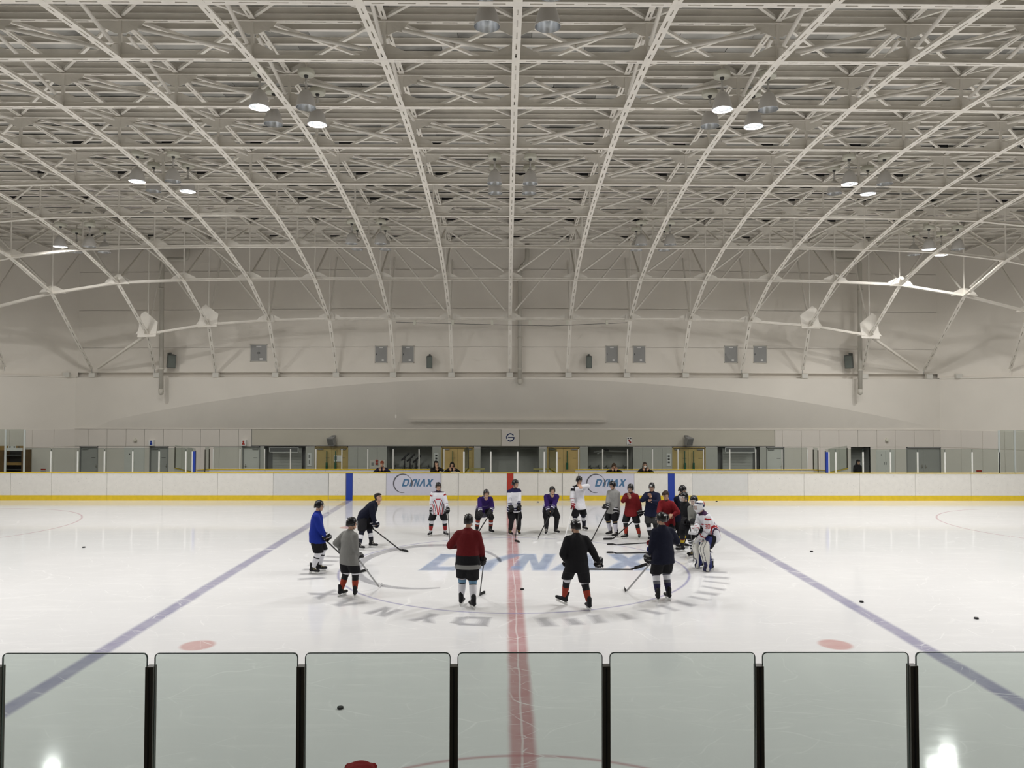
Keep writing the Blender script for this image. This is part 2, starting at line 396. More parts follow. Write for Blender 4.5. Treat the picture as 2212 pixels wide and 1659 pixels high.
# upper wall, in tall sheets with fine joints; each sheet is its own piece
for zc0, zc1 in ((5.95, 7.25), (7.28, 9.25), (9.28, 11.3), (11.33, 12.75)):
    b = MB()
    for x0, x1 in zip(XS[:-1], XS[1:]):
        b.add([(x0, yf(x0)+0.2, zc0), (x1, yf(x1)+0.2, zc0), (x1, yf(x1)+0.2, zc1), (x0, yf(x0)+0.2, zc1)], [(0,1,2,3)])
    wchild(b, 'upper_wall_course', WALLU)
b = MB()
for x0, x1 in zip(XS[:-1], XS[1:]):
    b.add([(x0, yf(x0)+0.23, 5.95), (x1, yf(x1)+0.23, 5.95), (x1, yf(x1)+0.23, 12.75), (x0, yf(x0)+0.23, 12.75)], [(0,1,2,3)])
wchild(b, 'upper_wall_backing', WALLB)
# recessed ledge strip between the upper wall and the band
b = MB()
for x0, x1 in zip(XS[:-1], XS[1:]):
    b.add([(x0, yf(x0)+0.45, 5.68), (x1, yf(x1)+0.45, 5.68), (x1, yf(x1)+0.45, 5.96), (x0, yf(x0)+0.45, 5.96)], [(0,1,2,3)])
    b.add([(x0, yf(x0)+0.2, 5.955), (x1, yf(x1)+0.2, 5.955), (x1, yf(x1)+0.46, 5.955), (x0, yf(x0)+0.46, 5.955)], [(0,1,2,3)])
    b.add([(x0, yf(x0), 5.68), (x1, yf(x1), 5.68), (x1, yf(x1)+0.46, 5.68), (x0, yf(x0)+0.46, 5.68)], [(0,1,2,3)])
wchild(b, 'ledge', WALLB)
# band below the ledge: upright above the crease, leaning inwards below it
b = MB()
for x0, x1 in zip(XS[:-1], XS[1:]):
    b.add([(x0, yf(x0), crease(x0)), (x1, yf(x1), crease(x1)), (x1, yf(x1), 5.68), (x0, yf(x0), 5.68)], [(0,1,2,3)])
    b.add([(x0, YL-0.02, 2.99), (x1, YL-0.02, 2.99), (x1, yf(x1), crease(x1)), (x0, yf(x0), crease(x0))], [(0,1,2,3)])
wchild(b, 'leaning_band', WALLB)
wbox('band_edge', -23, 23, YL-0.05, YL-0.0, 2.955, 2.99, PANEL)
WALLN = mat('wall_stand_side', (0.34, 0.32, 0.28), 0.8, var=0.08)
# angled ends and the rest of the hall shell
def quadwall(name, a, b_, z0, z1, m, kind='structure', label=None):
    mb = MB().add([(a[0],a[1],z0),(b_[0],b_[1],z0),(b_[0],b_[1],z1),(a[0],a[1],z1)], [(0,1,2,3)])
    return tag(mb.build(name, m, fix=False), label, kind=kind)
for s, nm in ((-1, 'left'), (1, 'right')):
    wl = quadwall('wall_far_'+nm, (s*23, YL), (s*34, YL-11), -0.1, 5.72, WALLB, label='angled pale wall at the %s end of the far wall' % nm)
    MB().add([(s*23, YL+0.2, 5.72), (s*34, YL-10.8, 5.72), (s*34, YL-10.8, 13), (s*23, YL+0.2, 13)], [(0,1,2,3)]).add([(s*23, YL, 5.72), (s*34, YL-11, 5.72), (s*34, YL-10.8, 5.72), (s*23, YL+0.2, 5.72)], [(0,1,2,3)]).build('upper_wall', WALLU, wl, fix=False)
    d = V((s*0.7071, -0.7071, 0)); n = V((-s*0.7071, -0.7071, 0))
    t = 0.0
    while t < 6.9:
        for z0, z1 in ((0, 2.03), (2.05, 2.96)):
            p = V((s*23, YL, 0))+d*(t+0.01); q = V((s*23, YL, 0))+d*(t+0.98)
            MB().obox(p, q, n, (0,0,1), 0.0, 0.03, z0, z1).build('wall_panel', PANEL, wl)
        t += 0.99
    p = V((s*23, YL, 0)); q = p+d*15
    MB().obox(p, q, n, (0,0,1), 0.0, 0.05, 5.68, 5.74).build('ledge', WALLB, wl)
    quadwall('wall_side_'+nm, (s*34, YL-11), (s*34, -12), -0.1, 13, WALLN, label='plain pale end wall on the %s' % nm)
    quadwall('wall_near_'+nm, (s*34, -12), (s*24, -22), -0.1, 13, WALLN, label='angled pale wall at the near %s corner' % nm)
quadwall('wall_near', (-24, -22), (24, -22), -0.1, 13, WALLN, label='pale wall behind the spectator stand')

# ---- lower wall: panels, openings, doors
def wx(px): return W(px, 1000, YL).x
openings = [(172,212),(323,364),(523,562),(571,660),(680,752),(836,934),(953,1024),(1038,1164),(1181,1252),(1270,1367),(1452,1524),(1550,1641),(1655,1694),(1838,1880),(1958,2033)]
OPX = [(wx(a), wx(b_)) for a, b_ in openings]
jl = [153,191,231,272,312,353,393,433,474,515,543]; jr = [1674,1690,1731,1771,1812,1853,1894,1934,1975,2016,2054]
for J in (jl, jr):
    for a, b_ in zip(J[:-1], J[1:]):
        wbox('wall_panel', wx(a)+0.008, wx(b_)-0.008, YL-0.03, YL, 2.055, 2.95, PANEL)
wbox('fascia_panel', wx(544), wx(1083), YL-0.025, YL, 2.09, 2.95, FASCIA)
wbox('fascia_panel', wx(1121.5), wx(1673), YL-0.025, YL, 2.09, 2.95, FASCIA)
joints = jl+[571,596,621,660,680,752,773,794,815,836,934,953,1024,1038,1164,1181,1252,1270,1367,1388,1409,1430,1452,1524,1550,1641,1655]+jr
xsj = sorted(set([wx(j) for j in joints]+[x for o_ in OPX for x in o_]))
for x0, x1 in zip(xsj[:-1], xsj[1:]):
    c = (x0+x1)/2
    if any(a-0.001 < c < b_+0.001 for a, b_ in OPX) or x1-x0 < 0.03: continue
    wbox('wall_panel', x0+0.006, x1-0.006, YL-0.03, YL, 0.0, 2.035, PANEL if (c < -13.3 or c > 14) else mat('column_panel', (0.55, 0.54, 0.50), 0.6, var=0.04))
# backing wall around the openings
edges = [-23.0]+[x for o_ in OPX for x in o_]+[23.0]
for x0, x1 in zip(edges[0::2], edges[1::2]): wbox('wall_backing', x0, x1, YL+0.001, YL+0.12, 0, 2.06, GREY)
wbox('wall_backing', -23, 23, YL+0.001, YL+0.12, 2.06, 2.98, GREY)
def recess(a, b_, depth, m):
    x0, x1 = wx(a), wx(b_)
    wbox('alcove_back', x0-0.1, x1+0.1, YL+depth, YL+depth+0.05, 0, 2.3, m)
    wbox('alcove_side', x0-0.05, x0, YL, YL+depth, 0, 2.3, m); wbox('alcove_side', x1, x1+0.05, YL, YL+depth, 0, 2.3, m)
    wbox('alcove_ceiling', x0-0.1, x1+0.1, YL, YL+depth, 2.06, 2.1, m)
ALC = mat('alcove_paint', (0.46, 0.46, 0.43), 0.8, var=0.05)
for a, b_ in ((836,934),(1038,1164),(1270,1367)): recess(a, b_, 1.3, ALC)
for a, b_ in ((836,934),(1270,1367)):
    wbox('alcove_bench_rail', wx(a), wx(b_), YL+0.95, YL+1.3, 0.78, 0.86, GREY)
    for k in range(5): wbox('rail_bracket', wx(a)+0.25+k*0.45, wx(a)+0.29+k*0.45, YL+0.95, YL+1.3, 0.6, 0.98, GREY)
for a, b_ in ((571,660),(1550,1641),(1838,1880)): recess(a, b_, 0.7, mat('shutter_grey', (0.34, 0.34, 0.33), 0.6, var=0.06))
DN = [0]
def door(a, b_, m, leaves=1, label='', handle_right=True, frame_m=None, closer=True, recessed=0.1):
    DN[0] += 1; x0, x1 = wx(a), wx(b_)
    d = empty('door_%d' % DN[0], ((x0+x1)/2, YL, 0)); tag(d, label, kind='structure'); cx = (x0+x1)/2
    fm = frame_m or GREY
    def ch(name, xa, xb, ya, yb, za, zb, mm): return box_obj(name, xa-cx, xb-cx, ya-YL, yb-YL, za, zb, mm, d)
    ch('door_frame', x0, x0+0.05, YL-0.04, YL+recessed, 0, 2.04, fm); ch('door_frame', x1-0.05, x1, YL-0.04, YL+recessed, 0, 2.04, fm)
    ch('door_frame', x0, x1, YL-0.04, YL+recessed, 1.99, 2.04, fm)
    wd = (x1-x0-0.1)/leaves
    for k in range(leaves):
        lx = x0+0.05+k*wd
        lf = ch('door_leaf', lx+0.004, lx+wd-0.004, YL+recessed-0.05, YL+recessed, 0.01, 1.985, m)
        hx = lx+wd-0.12 if (handle_right if leaves == 1 else k == 0) else lx+0.07
        if m is DOORY:
            pass
        else:
            h = MB().box(hx-cx, hx+0.1-cx, recessed-0.09, recessed-0.05, 0.98, 1.01).build('handle', CHROME, lf)
            MB().box(hx-cx+0.03, hx-cx+0.07, recessed-0.06, recessed-0.05, 0.9, 1.1).build('handle_plate', CHROME, lf)
        if closer:
            sx_ = lx+0.08 if (handle_right if leaves == 1 else k == 0) else lx+wd-0.38
            MB().box(sx_-cx, sx_+0.3-cx, recessed-0.1, recessed-0.05, 1.87, 1.93).build('door_closer', GREY, lf)
            MB().box(lx+wd*0.62-cx, lx+wd*0.86-cx, recessed-0.054, recessed-0.05, 1.42, 1.45).build('name_plate', DARK, lf)
    return d
door(172, 212, DOORG, label='grey steel door nearest the drinks shelf')
door(323, 364, DOORG, label='grey steel door under the blue restroom sign')
door(523, 562, DOORW, label='pale steel door beside the red restroom sign', handle_right=False)
door(680, 752, DOORY, 2, 'yellow double door with paper notice, left of the alcove with leaning poles', frame_m=DOORY)
door(953, 1024, DOORY, 2, 'yellow double door with a single dark bar, left of the emblem alcove', frame_m=DOORY)
door(1181, 1252, DOORY, 2, 'yellow double door with green pull bar, right of the emblem alcove', frame_m=DOORY)
door(1452, 1524, DOORY, 2, 'yellow double door with two green bars under the wall speaker', frame_m=DOORY)
door(1655, 1694, DOORW, label='pale steel door beside the shuttered opening')
door(1958, 2033, DOORG, 2, 'wide grey double door with dark hinges', closer=False)
GREENB = mat('green_bar', (0.01, 0.10, 0.05), 0.5)
def bar_on_door(px, top, label, foot=True):
    x = wx(px); o = MB().box(x-0.02, x+0.02, YL-0.06, YL-0.02, 0.95, W(px, top, YL).z)
    if foot: o.box(x-0.05, x+0.05, YL-0.08, YL-0.02, 0.85, 1.2)
    return tag(o.build('push_bar', GREENB), label, 'door bar')
for px, foot, lab in ((706, True, 'dark green upright bar on yellow door, left leaf with notice'), (725, True, 'dark green upright bar on yellow door, beside the paper notice'),
                (978, False, 'thin black upright bar on yellow door left of the emblem'), (1225, True, 'green-footed upright bar on yellow door right of the emblem'),
                (1479, True, 'dark green bar on the left leaf of the door under the speaker'), (1498, True, 'dark green bar on the right leaf of the door under the speaker')):
    bar_on_door(px, 974, lab, foot)
# white cupboard doors
def cupboard(a, b_, label, top=2.0):
    x0, x1 = wx(a), wx(b_); c = empty('wall_cupboard', ((x0+x1)/2, YL-0.03, 0)); tag(c, label, 'cupboard'); h = (x1-x0)/2
    box_obj('cupboard_frame', -h, h, -0.02, 0.0, 0.0, top, DOORW, c)
    for k in (0, 1):
        f = box_obj('cupboard_door', -h+0.03+k*(h-0.02), -0.01+k*(h-0.02), -0.035, -0.02, 0.03, top-0.04, DOORW, c)
        box_obj('pull_slot', -0.06+k*0.09, -0.04+k*0.09, -0.04, -0.034, 1.1, 1.25, DARK, f)
    box_obj('small_notice', -h*0.5, -h*0.5+0.05, -0.038, -0.034, 1.6, 1.66, DARK, c)
cupboard(269, 313, 'white twin-leaf wall cupboard left of the men\'s restroom door')
cupboard(1892, 1931, 'white twin-leaf wall cupboard beside the open doorway', 1.88)
# ------------------------------------------------------------------ roof: boards, purlins, space frame
def lerp_tab(t, xs, ys):
    if t <= xs[0]: return ys[0]
    for a, b_, ya, yb in zip(xs[:-1], xs[1:], ys[:-1], ys[1:]):
        if t <= b_: return ya+(yb-ya)*(t-a)/(b_-a)
    return ys[-1]
def z_c(r): return lerp_tab(r, [0,3,6,9,12,15,18,19,21], [12.19,12.1,11.85,11.48,10.89,10.0,8.5,6.25,4.5])
def gX(x): return lerp_tab(abs(x), [0,9,12,15,18,21,24,27,30], [0,0.3,1.8,5,13,44,96,150,210])
def zlow(x, y): return z_c(math.sqrt(y*y+gX(x)))
def zup(y): return lerp_tab(abs(y), [0,3,6,9,12,15,18,20,24], [13.1,13.05,12.95,12.85,12.7,12.55,12.45,12.38,12.3])
tag(MB().add([(-36,-24,13.6),(36,-24,13.6),(36,24,13.6),(-36,24,13.6)], [(0,3,2,1)]).build('ceiling', BOARD, fix=False), 'roof deck above the steel frame', kind='structure')
roof = empty('roof_frame', (0, 20, 6)); tag(roof, 'cream painted steel space frame with arched ribs spanning the rink', 'roof frame')
RI = Matrix.Translation((0, -20, -6))
def rp(o): o.matrix_parent_inverse = RI; return o
def vis(P, m=260):
    x, y, z = proj(P); return z > 1 and -m < x < 2212+m and -m < y < 1659
# purlins every 0.75 m along the hall
pm = MB().box(-33, 33, -0.05, 0.05, 0, 0.012).box(-33, 33, -0.006, 0.006, 0.012, 0.16).box(-33, 33, -0.05, 0.05, 0.16, 0.17)
pme = pm.mesh('purlin'); pme.materials.append(STEEL)
yy = -9.0
PURL = []
while yy < 20.5:
    o = rp(link('purlin', pme, roof)); o.location = (0, yy, zup(yy)+0.10); PURL.append(yy); yy += 0.75
# ceiling boards between the purlins
bl = []
r5 = random.Random(5)
for y0 in PURL[:-1]:
    off = r5.uniform(0, 1.8); x = -33.0-off
    while x < 33:
        c = V((x+0.91, y0+0.375, zup(y0+0.375)+0.285)); px_, py_, d_ = proj(c)
        x0, x1 = max(x, -33), min(x+1.82, 33)
        if x1-x0 > 0.3: bl.append(((-1 if vis(c, 60) else 1), d_ if d_ > 0 else 999, x0, x1, y0, c.z))
        x += 1.82
bl.sort()
bmesh_b = MB().box(-0.5, 0.5, 0.02, 0.73, 0, 0.02).mesh('ceiling_board')
BM = []
for k, (a, bb) in enumerate(((0.02, 0.35), (0.08, 0.2), (-0.03, 0.55))):
    m = mat('ceiling_board_%d' % k, (0.52+a, 0.51+a, 0.47+a), 0.9, var=bb, vscale=1.3+k*0.6, bump=0.3, bscale=25); me = bmesh_b.copy(); me.materials.append(m); BM.append(me)
st = MB()
for k, (v_, d_, x0, x1, y0, z) in enumerate(bl):
    dz = r5.uniform(-0.006, 0.006)
    if k < 300:
        o = rp(link('ceiling_board', r5.choice(BM), roof)); o.location = ((x0+x1)/2, y0, z+dz); o.scale = ((x1-x0-0.012), 1, 1)
    else: st.box(x0+0.006, x1-0.006, y0+0.02, y0+0.73, z+dz, z+dz+0.02)
o = rp(st.build('ceiling_boards', BM[0].materials[0], roof, fix=False)); o['kind'] = 'stuff'

JR = range(-3, 7)
XT = [0, 2.97, 5.95, 8.95, 12.1, 15.4, 18.7, 22.1, 25.2]
def lownode(i, j): return V((3.0*i, 3.0*j, zlow(3.0*i, 3.0*j)))
def tip(i):
    x = math.copysign(XT[abs(i)], i) if i else 0.0
    return V((x, yf(x)-0.12 if abs(i) < 8 else 18.2, 6.12))
def chord(mb, p, q, side, flange=0.09, web=0.11, flip=1, slots=True):
    p = V(p); q = V(q); d = (q-p).normalized(); side = V(side); side = (side-d*side.dot(d)).normalized(); up = d.cross(side)
    if up.z*flip < 0: up = -up
    g = 0.016
    mb.obox(p, q, side, up, -flange, -g, 0, 0.012); mb.obox(p, q, side, up, g, flange, 0, 0.012)
    mb.obox(p, q, side, up, -g-0.012, -g, 0.012, web); mb.obox(p, q, side, up, g, g+0.012, 0.012, web)
    L = (q-p).length; n = max(2, round(L/0.6))
    for k in range(n+1):
        c = L*k/n; a = max(0, c-0.13-(0.1 if k in (0, n) else 0)); b_ = min(L, c+0.13+(0.1 if k in (0, n) else 0))
        mb.obox(p+d*a, p+d*b_, side, up, -g, g, 0.001, 0.011)
for i in range(-9, 10):
    pts = [lownode(i, j) for j in JR if not (abs(i) >= 7 and j == 6)]
    if abs(i) <= 8: pts.append(tip(i))
    mb = MB()
    for p, q in zip(pts[:-1], pts[1:]): chord(mb, p, q, (1,0,0))
    rp(mb.build('rib_chord', STEEL, roof, fix=False))
    mb = MB()
    up_ = [V((3.0*i, 3.0*j, zup(3.0*j)-0.02)) for j in JR]+[V((3.0*i, 19.8, zup(20)))]
    for p, q in zip(up_[:-1], up_[1:]): chord(mb, p, q, (1,0,0), 0.07, 0.1)
    rp(mb.build('upper_rib_chord', STEEL, roof, fix=False))
for j in JR:
    mb = MB()
    nodes = [lownode(i, j) for i in range(-9, 10)] if j < 6 else [V((-20.6, 18.6, 6.1))]+[lownode(i, j) for i in range(-6, 7)]+[V((20.6, 18.6, 6.1))]
    if j == 6: nodes[0] = tip(-7)+V((0.35, 0, 0)); nodes[-1] = tip(7)-V((0.35, 0, 0))
    for p, q in zip(nodes[:-1], nodes[1:]): chord(mb, p+V((0,0,0.005)), q+V((0,0,0.005)), (0,1,0), 0.085, 0.12)
    rp(mb.build('cross_chord', STEEL, roof, fix=False))
    mb = MB(); z = zup(3.0*j)-0.06
    chord(mb, V((-27, 3.0*j, z)), V((27, 3.0*j, z)), (0,1,0), 0.07, 0.16)
    rp(mb.build('upper_cross_chord', STEEL, roof, fix=False))
# gusset plates, posts, diagonals
def plate_mesh(name, poly, axis):
    fn = (lambda u, v, d: (u, d, v)) if axis == 'x' else (lambda u, v, d: (d, u, v))
    me = MB().prism(poly, fn, -0.008, 0.008).mesh(name); me.materials.append(STEELD); return me
GL = plate_mesh('gusset_plate', [(-0.62, 0), (0.62, 0), (0.5, 0.16), (0.12, 0.34), (-0.12, 0.34), (-0.5, 0.16)], 'x')
GY = plate_mesh('gusset_plate_y', [(-0.5, 0), (0.5, 0), (0.4, 0.15), (0.1, 0.3), (-0.1, 0.3), (-0.4, 0.15)], 'y')
def plate(me, P, flip=1, s=1.0):
    o = rp(link('gusset_plate', me, roof)); o.location = P; o.scale = (s, s, s*flip); return o
cnt = {}
def inframe(P): return vis(P, 200)
braces = []
for j in JR:
    for i in range(-9, 10):
        if j == 6 and abs(i) > 6: continue
        lo = lownode(i, j); up = V((lo.x, lo.y, zup(lo.y)-0.02))
        if not inframe(lo): continue
        rp(bar_obj('post', lo+V((0,0,0.1)), up, 0.035, 0.035, STEELD, roof, 'box' if abs(j) < 3 else 'cyl'))
        plate(GL, lo+V((0,0,0.05)), 1, 1.0); plate(GL, up+V((0,0,0.0)), -1, 0.95)
        plate(GY, lo+V((0,0,0.05)), 1, 0.9)
        # diagonals: lower node up to the next upper node outwards
        for s in ([-1, 1] if i == 0 else [1 if i > 0 else -1]):
            u2 = V((3.0*(i+s), lo.y, zup(lo.y)-0.12)); d = u2-lo; L = d.length
            if abs(i+s) > 9: continue
            a = lo+V((0,0,0.16))+d*(0.40/L); b_ = lo+V((0,0,0.0))+d*(1-0.42/L)
            rp(bar_obj('cross_diagonal', a, b_, 0.046, 0.046, STEELD, roof))
            rp(bar_obj('diagonal_end_plate', b_-d*(0.02/L), b_+d*(0.22/L), 0.06, 0.012, STEELD, roof, 'box'))
        for s in ([-1, 1] if j == 0 else [1 if j > 0 else -1]):
            if j+s < -3: continue
            ty = 3.0*(j+s) if j < 6 else 19.75
            u2 = V((lo.x, ty, zup(ty)-0.12)); d = u2-lo; L = d.length
            a = lo+V((0,0,0.14))+d*(0.40/L); b_ = lo+d*(1-0.38/L)
            rp(bar_obj('rib_diagonal', a, b_, 0.046, 0.046, STEELD, roof))
        # flat cross bracing in the upper plane
        if j < 6 and i < 9: braces.append((proj(lo)[2], i, j))
braces.sort()
for k, (d_, i, j) in enumerate(braces[:150]):
    z0, z1 = zup(3*j)+0.06, zup(3*j+3)+0.06
    for xa, xb in ((3*i, 3*i+3), (3*i+3, 3*i)):
        rp(bar_obj('wind_brace', (xa, 3*j, z0), (xb, 3*j+3, z1), 0.035, 0.035, STEEL, roof, 'box'))
# black boxes standing in for the shadowed roof gaps beside the upper nodes
sl = MB().box(0, 0.5, -0.02, 0.02, 0, 0.16).mesh('roof_gap_shade'); sl.materials.append(BLACK)
for j in range(1, 7):
    for i in range(-7, 8):
        P = V((3.0*i, 3.0*j-0.35, zup(3*j)+0.13))
        if inframe(P):
            o = rp(link('roof_gap_shade', sl, roof)); o.location = P+V((0.1 if i <= 0 else -0.6, 0, 0))
# big white connection plates on the outer ribs
for s in (-1, 1):
    for i, hh in ((5, 0.95), (6, 1.1)):
        lo = lownode(s*i, 6)
        me = MB().prism([(-0.42*s, -0.02), (0.5*s, -0.05), (0.33*s, hh), (0.12*s, hh+0.15), (-0.5*s, hh*0.65)], lambda u, v, d: (u, d, v), -0.012, 0.012)
        o = rp(me.build('node_plate', STEEL, roof)); o.location = lo+V((0, -0.05, -0.05))
    for i in (-3, -2, -1, 1, 2, 3, 4): pass
    lo = lownode(s*6, 5)
    me = MB().prism([(-0.5, -0.03), (0.55, -0.03), (0.12, 0.42), (-0.02, 0.42)], lambda u, v, d: (u, d, v), -0.012, 0.012)
    o = rp(me.build('node_plate', STEEL, roof)); o.location = lo+V((0, -0.06, 0.02))
for i in range(-4, 5):      # small plates where the ribs meet the last cross chord
    lo = lownode(i, 6)
    me = MB().prism([(-0.28, -0.02), (0.28, -0.02), (0.2, 0.32), (-0.2, 0.32)], lambda u, v, d: (u, d, v), -0.01, 0.01)
    o = rp(me.build('node_plate', STEELD, roof)); o.location = lo+V((0, -0.05, 0.0))
# bearing blocks on the ledge
BEAR = mat('bearing_block', (0.70, 0.68, 0.62), 0.6)
for px in (15, 134, 183, 329, 463, 596, 729, 852, 977, 1101, 1226, 1351, 1478, 1609, 1742, 1878, 2024, 2073, 2190):
    x = W(px, 809, 19.9).x; y = yf(x) if abs(x) < 23 else YL-(abs(x)-23)-0.05
    wbox('bearing_block', x-0.16, x+0.16, y-0.06, y+0.14, 5.69, 5.93, BEAR)
for i in range(-8, 9):
    t = tip(i); rp(bar_obj('rib_pin', t+V((0,0.02,0.0)), t+V((0,0.05,-0.2)), 0.012, 0.012, GREY, roof))

# ------------------------------------------------------------------ lamps
CREAM = mat('lamp_cream', (0.66, 0.65, 0.55), 0.5)
LAMPG = mat('lamp_grey_metal', (0.62, 0.60, 0.57), 0.45)
LAMPI = mat('lamp_reflector', (0.78, 0.80, 0.82), 0.22, metal=0.9)
BULB = mat('lamp_bulb_off', (0.8, 0.82, 0.8), 0.3)
LIT = mat('lamp_bulb_lit', (1, 1, 1), 0.3, emit=(1.0, 0.99, 0.97), estr=25)
def make_lamp(lit):
    r = empty('high_bay_lamp')
    MB().lathe([(0.0,0.98),(0.205,0.98),(0.215,0.96),(0.215,0.86),(0.205,0.84),(0.0,0.84)], seg=20).build('ballast_drum', CREAM, r, True)
    MB().lathe([(0.0,0.845),(0.06,0.84),(0.05,0.80),(0.022,0.76),(0.0,0.76)], seg=12).build('collar', DARK, r, True)
    MB().cyl((0,0,0.46), (0,0,0.80), 0.028).build('stem', LAMPG, r, True)
    MB().cyl((0,0,0.44), (0,0,0.56), 0.05, 0.035).build('lamp_holder', LAMPG, r, True)
    prof = [(0.05,0.46),(0.10,0.44),(0.155,0.37),(0.20,0.27),(0.235,0.14),(0.26,0.0)]
    b = MB().lathe(prof, seg=24, mi=0); b.lathe([(x-0.006, z-0.004) for x, z in prof][::-1], seg=24, mi=1)
    b.lathe([(0.26,0.0),(0.254,-0.004)], seg=24, mi=0)
    b.build('reflector_bell', [LAMPG, LAMPI], r, True, fix=False)
    MB().lathe([(0.0,0.12),(0.035,0.13),(0.055,0.18),(0.05,0.26),(0.03,0.34),(0.03,0.44)], seg=12).build('bulb', LIT if lit else BULB, r, True)
    MB().box(-0.015, 0.015, -0.015, 0.015, 0.98, 1.12).build('hanger', STEELD, r)
    if lit:
        ld = bpy.data.lights.new('lamp_light', 'AREA'); ld.shape = 'DISK'; ld.size = 0.48; ld.energy = LAMP_WATTS; ld.color = (1.0, 0.985, 0.965)
        lo = bpy.data.objects.new('lamp_light', ld); COL.objects.link(lo); lo.parent = r; lo.location = (0,0,0.025)
    return r
protos = {}
def lamp(P, lit, label, group):
    if lit not in protos: protos[lit] = o = make_lamp(lit)
    else: o = copy_tree(protos[lit])
    o.location = P; tag(o, label, 'lamp', group); return o
CL = [(-6, 0, 11.95, 1, 'over the left blue line'), (6, 0, 11.95, 1, 'over the right blue line'), (-12, 6, 11.75, 1, 'beyond the left blue line, toward the end circle'), (12, 6, 11.75, 1, 'beyond the right blue line, toward the end circle'),
      (0, 6, 11.72, 0, 'over the centre line before the far boards'), (-6, 12, 10.92, 0, 'above the left bench'), (6, 12, 10.92, 0, 'above the right bench'),
      (-18, 12, 10.76, 1, 'in the left corner by the far wall'), (18, 12, 10.76, 1, 'in the right corner by the far wall'), (0, -6, 11.72, 0, 'over the centre line on the stand side'),
      (-12, -6, 11.75, 1, 'over the left side of the stand'), (12, -6, 11.75, 1, 'over the right side of the stand'), (-18, -12, 10.8, 1, 'in the left corner by the stand'), (18, -12, 10.8, 1, 'in the right corner by the stand'),
      (-18, 0, 11.8, 1, 'over the left end zone'), (18, 0, 11.8, 1, 'over the right end zone'), (-24, 6, 10.85, 1, 'over the left goal area, far side'), (24, 6, 10.85, 1, 'over the right goal area, far side'), (-24, -6, 10.85, 1, 'over the left goal area, stand side'), (24, -6, 10.85, 1, 'over the right goal area, stand side')]
for cx, cy, cz, lit, where in CL:
    br = empty('lamp_bracket', (cx, cy, cz+1.0)); tag(br, 'perforated four-arm lamp bracket '+where, 'bracket', 'lamp brackets')
    for sx_ in (-1, 1):
        for sy_ in (-1, 1):
            on = bool(lit) and (sx_*sy_ > 0)
            if (cx == -18 and cy == 12 and sy_ > 0) or (abs(cx) in (18, 24) and cy in (0, 6, -6) and sy_ > 0): on = False
            if on: lab = 'lit bell-shaped lamp in the cluster '+where
            else: lab = 'unlit grey bell-shaped lamp in the cluster '+where
            lamp((cx+0.6*sx_, cy+0.6*sy_, cz), on, lab, 'hall lamp clusters')
            MB().bar((0,0,0.145), (0.6*sx_, 0.6*sy_, 0.145), 0.07, 0.05).build('bracket_arm', STEELD, br)
            if sy_ > 0: MB().box(0.22*sx_-0.08, 0.22*sx_+0.08, 0.26, 0.38, 0.165, 0.33).build('junction_box', CREAM, br)
    MB().box(-0.03, 0.03, -0.03, 0.03, 0.12, zup(cy)-cz-1.02).build('bracket_stem', STEELD, br)

# ------------------------------------------------------------------ things on the upper wall
def pipe_thing(pts, r, label, clamps=()):
    p = empty('drain_pipe', pts[-1]); tag(p, label, 'pipe')
    o0 = V(pts[-1])
    MB().tube([V(q)-o0 for q in pts], r, 14).build('pipe_run', PIPE, p, True)
    for z in clamps:
        q = min(pts, key=lambda t: abs(t[2]-z)); x, y = q[0], q[1]
        MB().cyl(V((x, y, z-0.04))-o0, V((x, y, z+0.04))-o0, r*1.18, seg=14).build('pipe_clamp', PIPE, p, True)
    MB().lathe([(0.0,-r*1.2),(r*0.7,-r*0.95),(r*1.08,-r*0.3),(r*1.1,0.18),(r*1.0,0.18)], V((0,0,0)), 14).build('pipe_cap', PIPE, p, True)
def arc_pts(pts, n=5):   # round the corners of a polyline
    out = [V(pts[0])]
    for a, b_, c in zip(pts[:-2], pts[1:-1], pts[2:]):
        a, b_, c = V(a), V(b_), V(c); p = b_+(a-b_).normalized()*0.28; q = b_+(c-b_).normalized()*0.28
        for k in range(n+1):
            t = k/n; out.append(p*(1-t)**2+b_*2*t*(1-t)+q*t*t)
    out.append(V(pts[-1])); return out
yp = 19.1
A = W(1139, 540, yp); B = W(1139, 566, yp); C_ = W(1124, 580, yp); D = W(1123, 826, yp)
pipe_thing(arc_pts([(A.x, yp, 12.6), (A.x, yp, B.z), (C_.x, yp, B.z-0.25), (D.x, yp, B.z-0.6), (D.x, yp, D.z)]), 0.115, 'vertical cream drain pipe beside the middle roof rib', (10.6, 7.7, 6.1))
ypl = 19.75
for s, pu, pl_, pe, lab in ((-1, 405, 350, 348, 'cream drain pipe with a bent top left of the wall, by the left speaker'), (1, 1801, 1857, 1858, 'cream drain pipe with a bent top right of the wall, by the right speaker')):
    A = W(pu, 540, ypl); B = W(pu, 561, ypl); D = W(pe, 848, ypl); E_ = W(pl_, 562, ypl)
    pipe_thing(arc_pts([(A.x, ypl, 12.6), (A.x, ypl, B.z), (E_.x, ypl, B.z), (D.x, ypl, D.z)]), 0.115, lab, (10.3, 6.1))
SPK = mat('speaker_grey', (0.10, 0.11, 0.10), 0.6); SPG = mat('speaker_grille', (0.16, 0.18, 0.16), 0.7, bump=0.4, bscale=120)
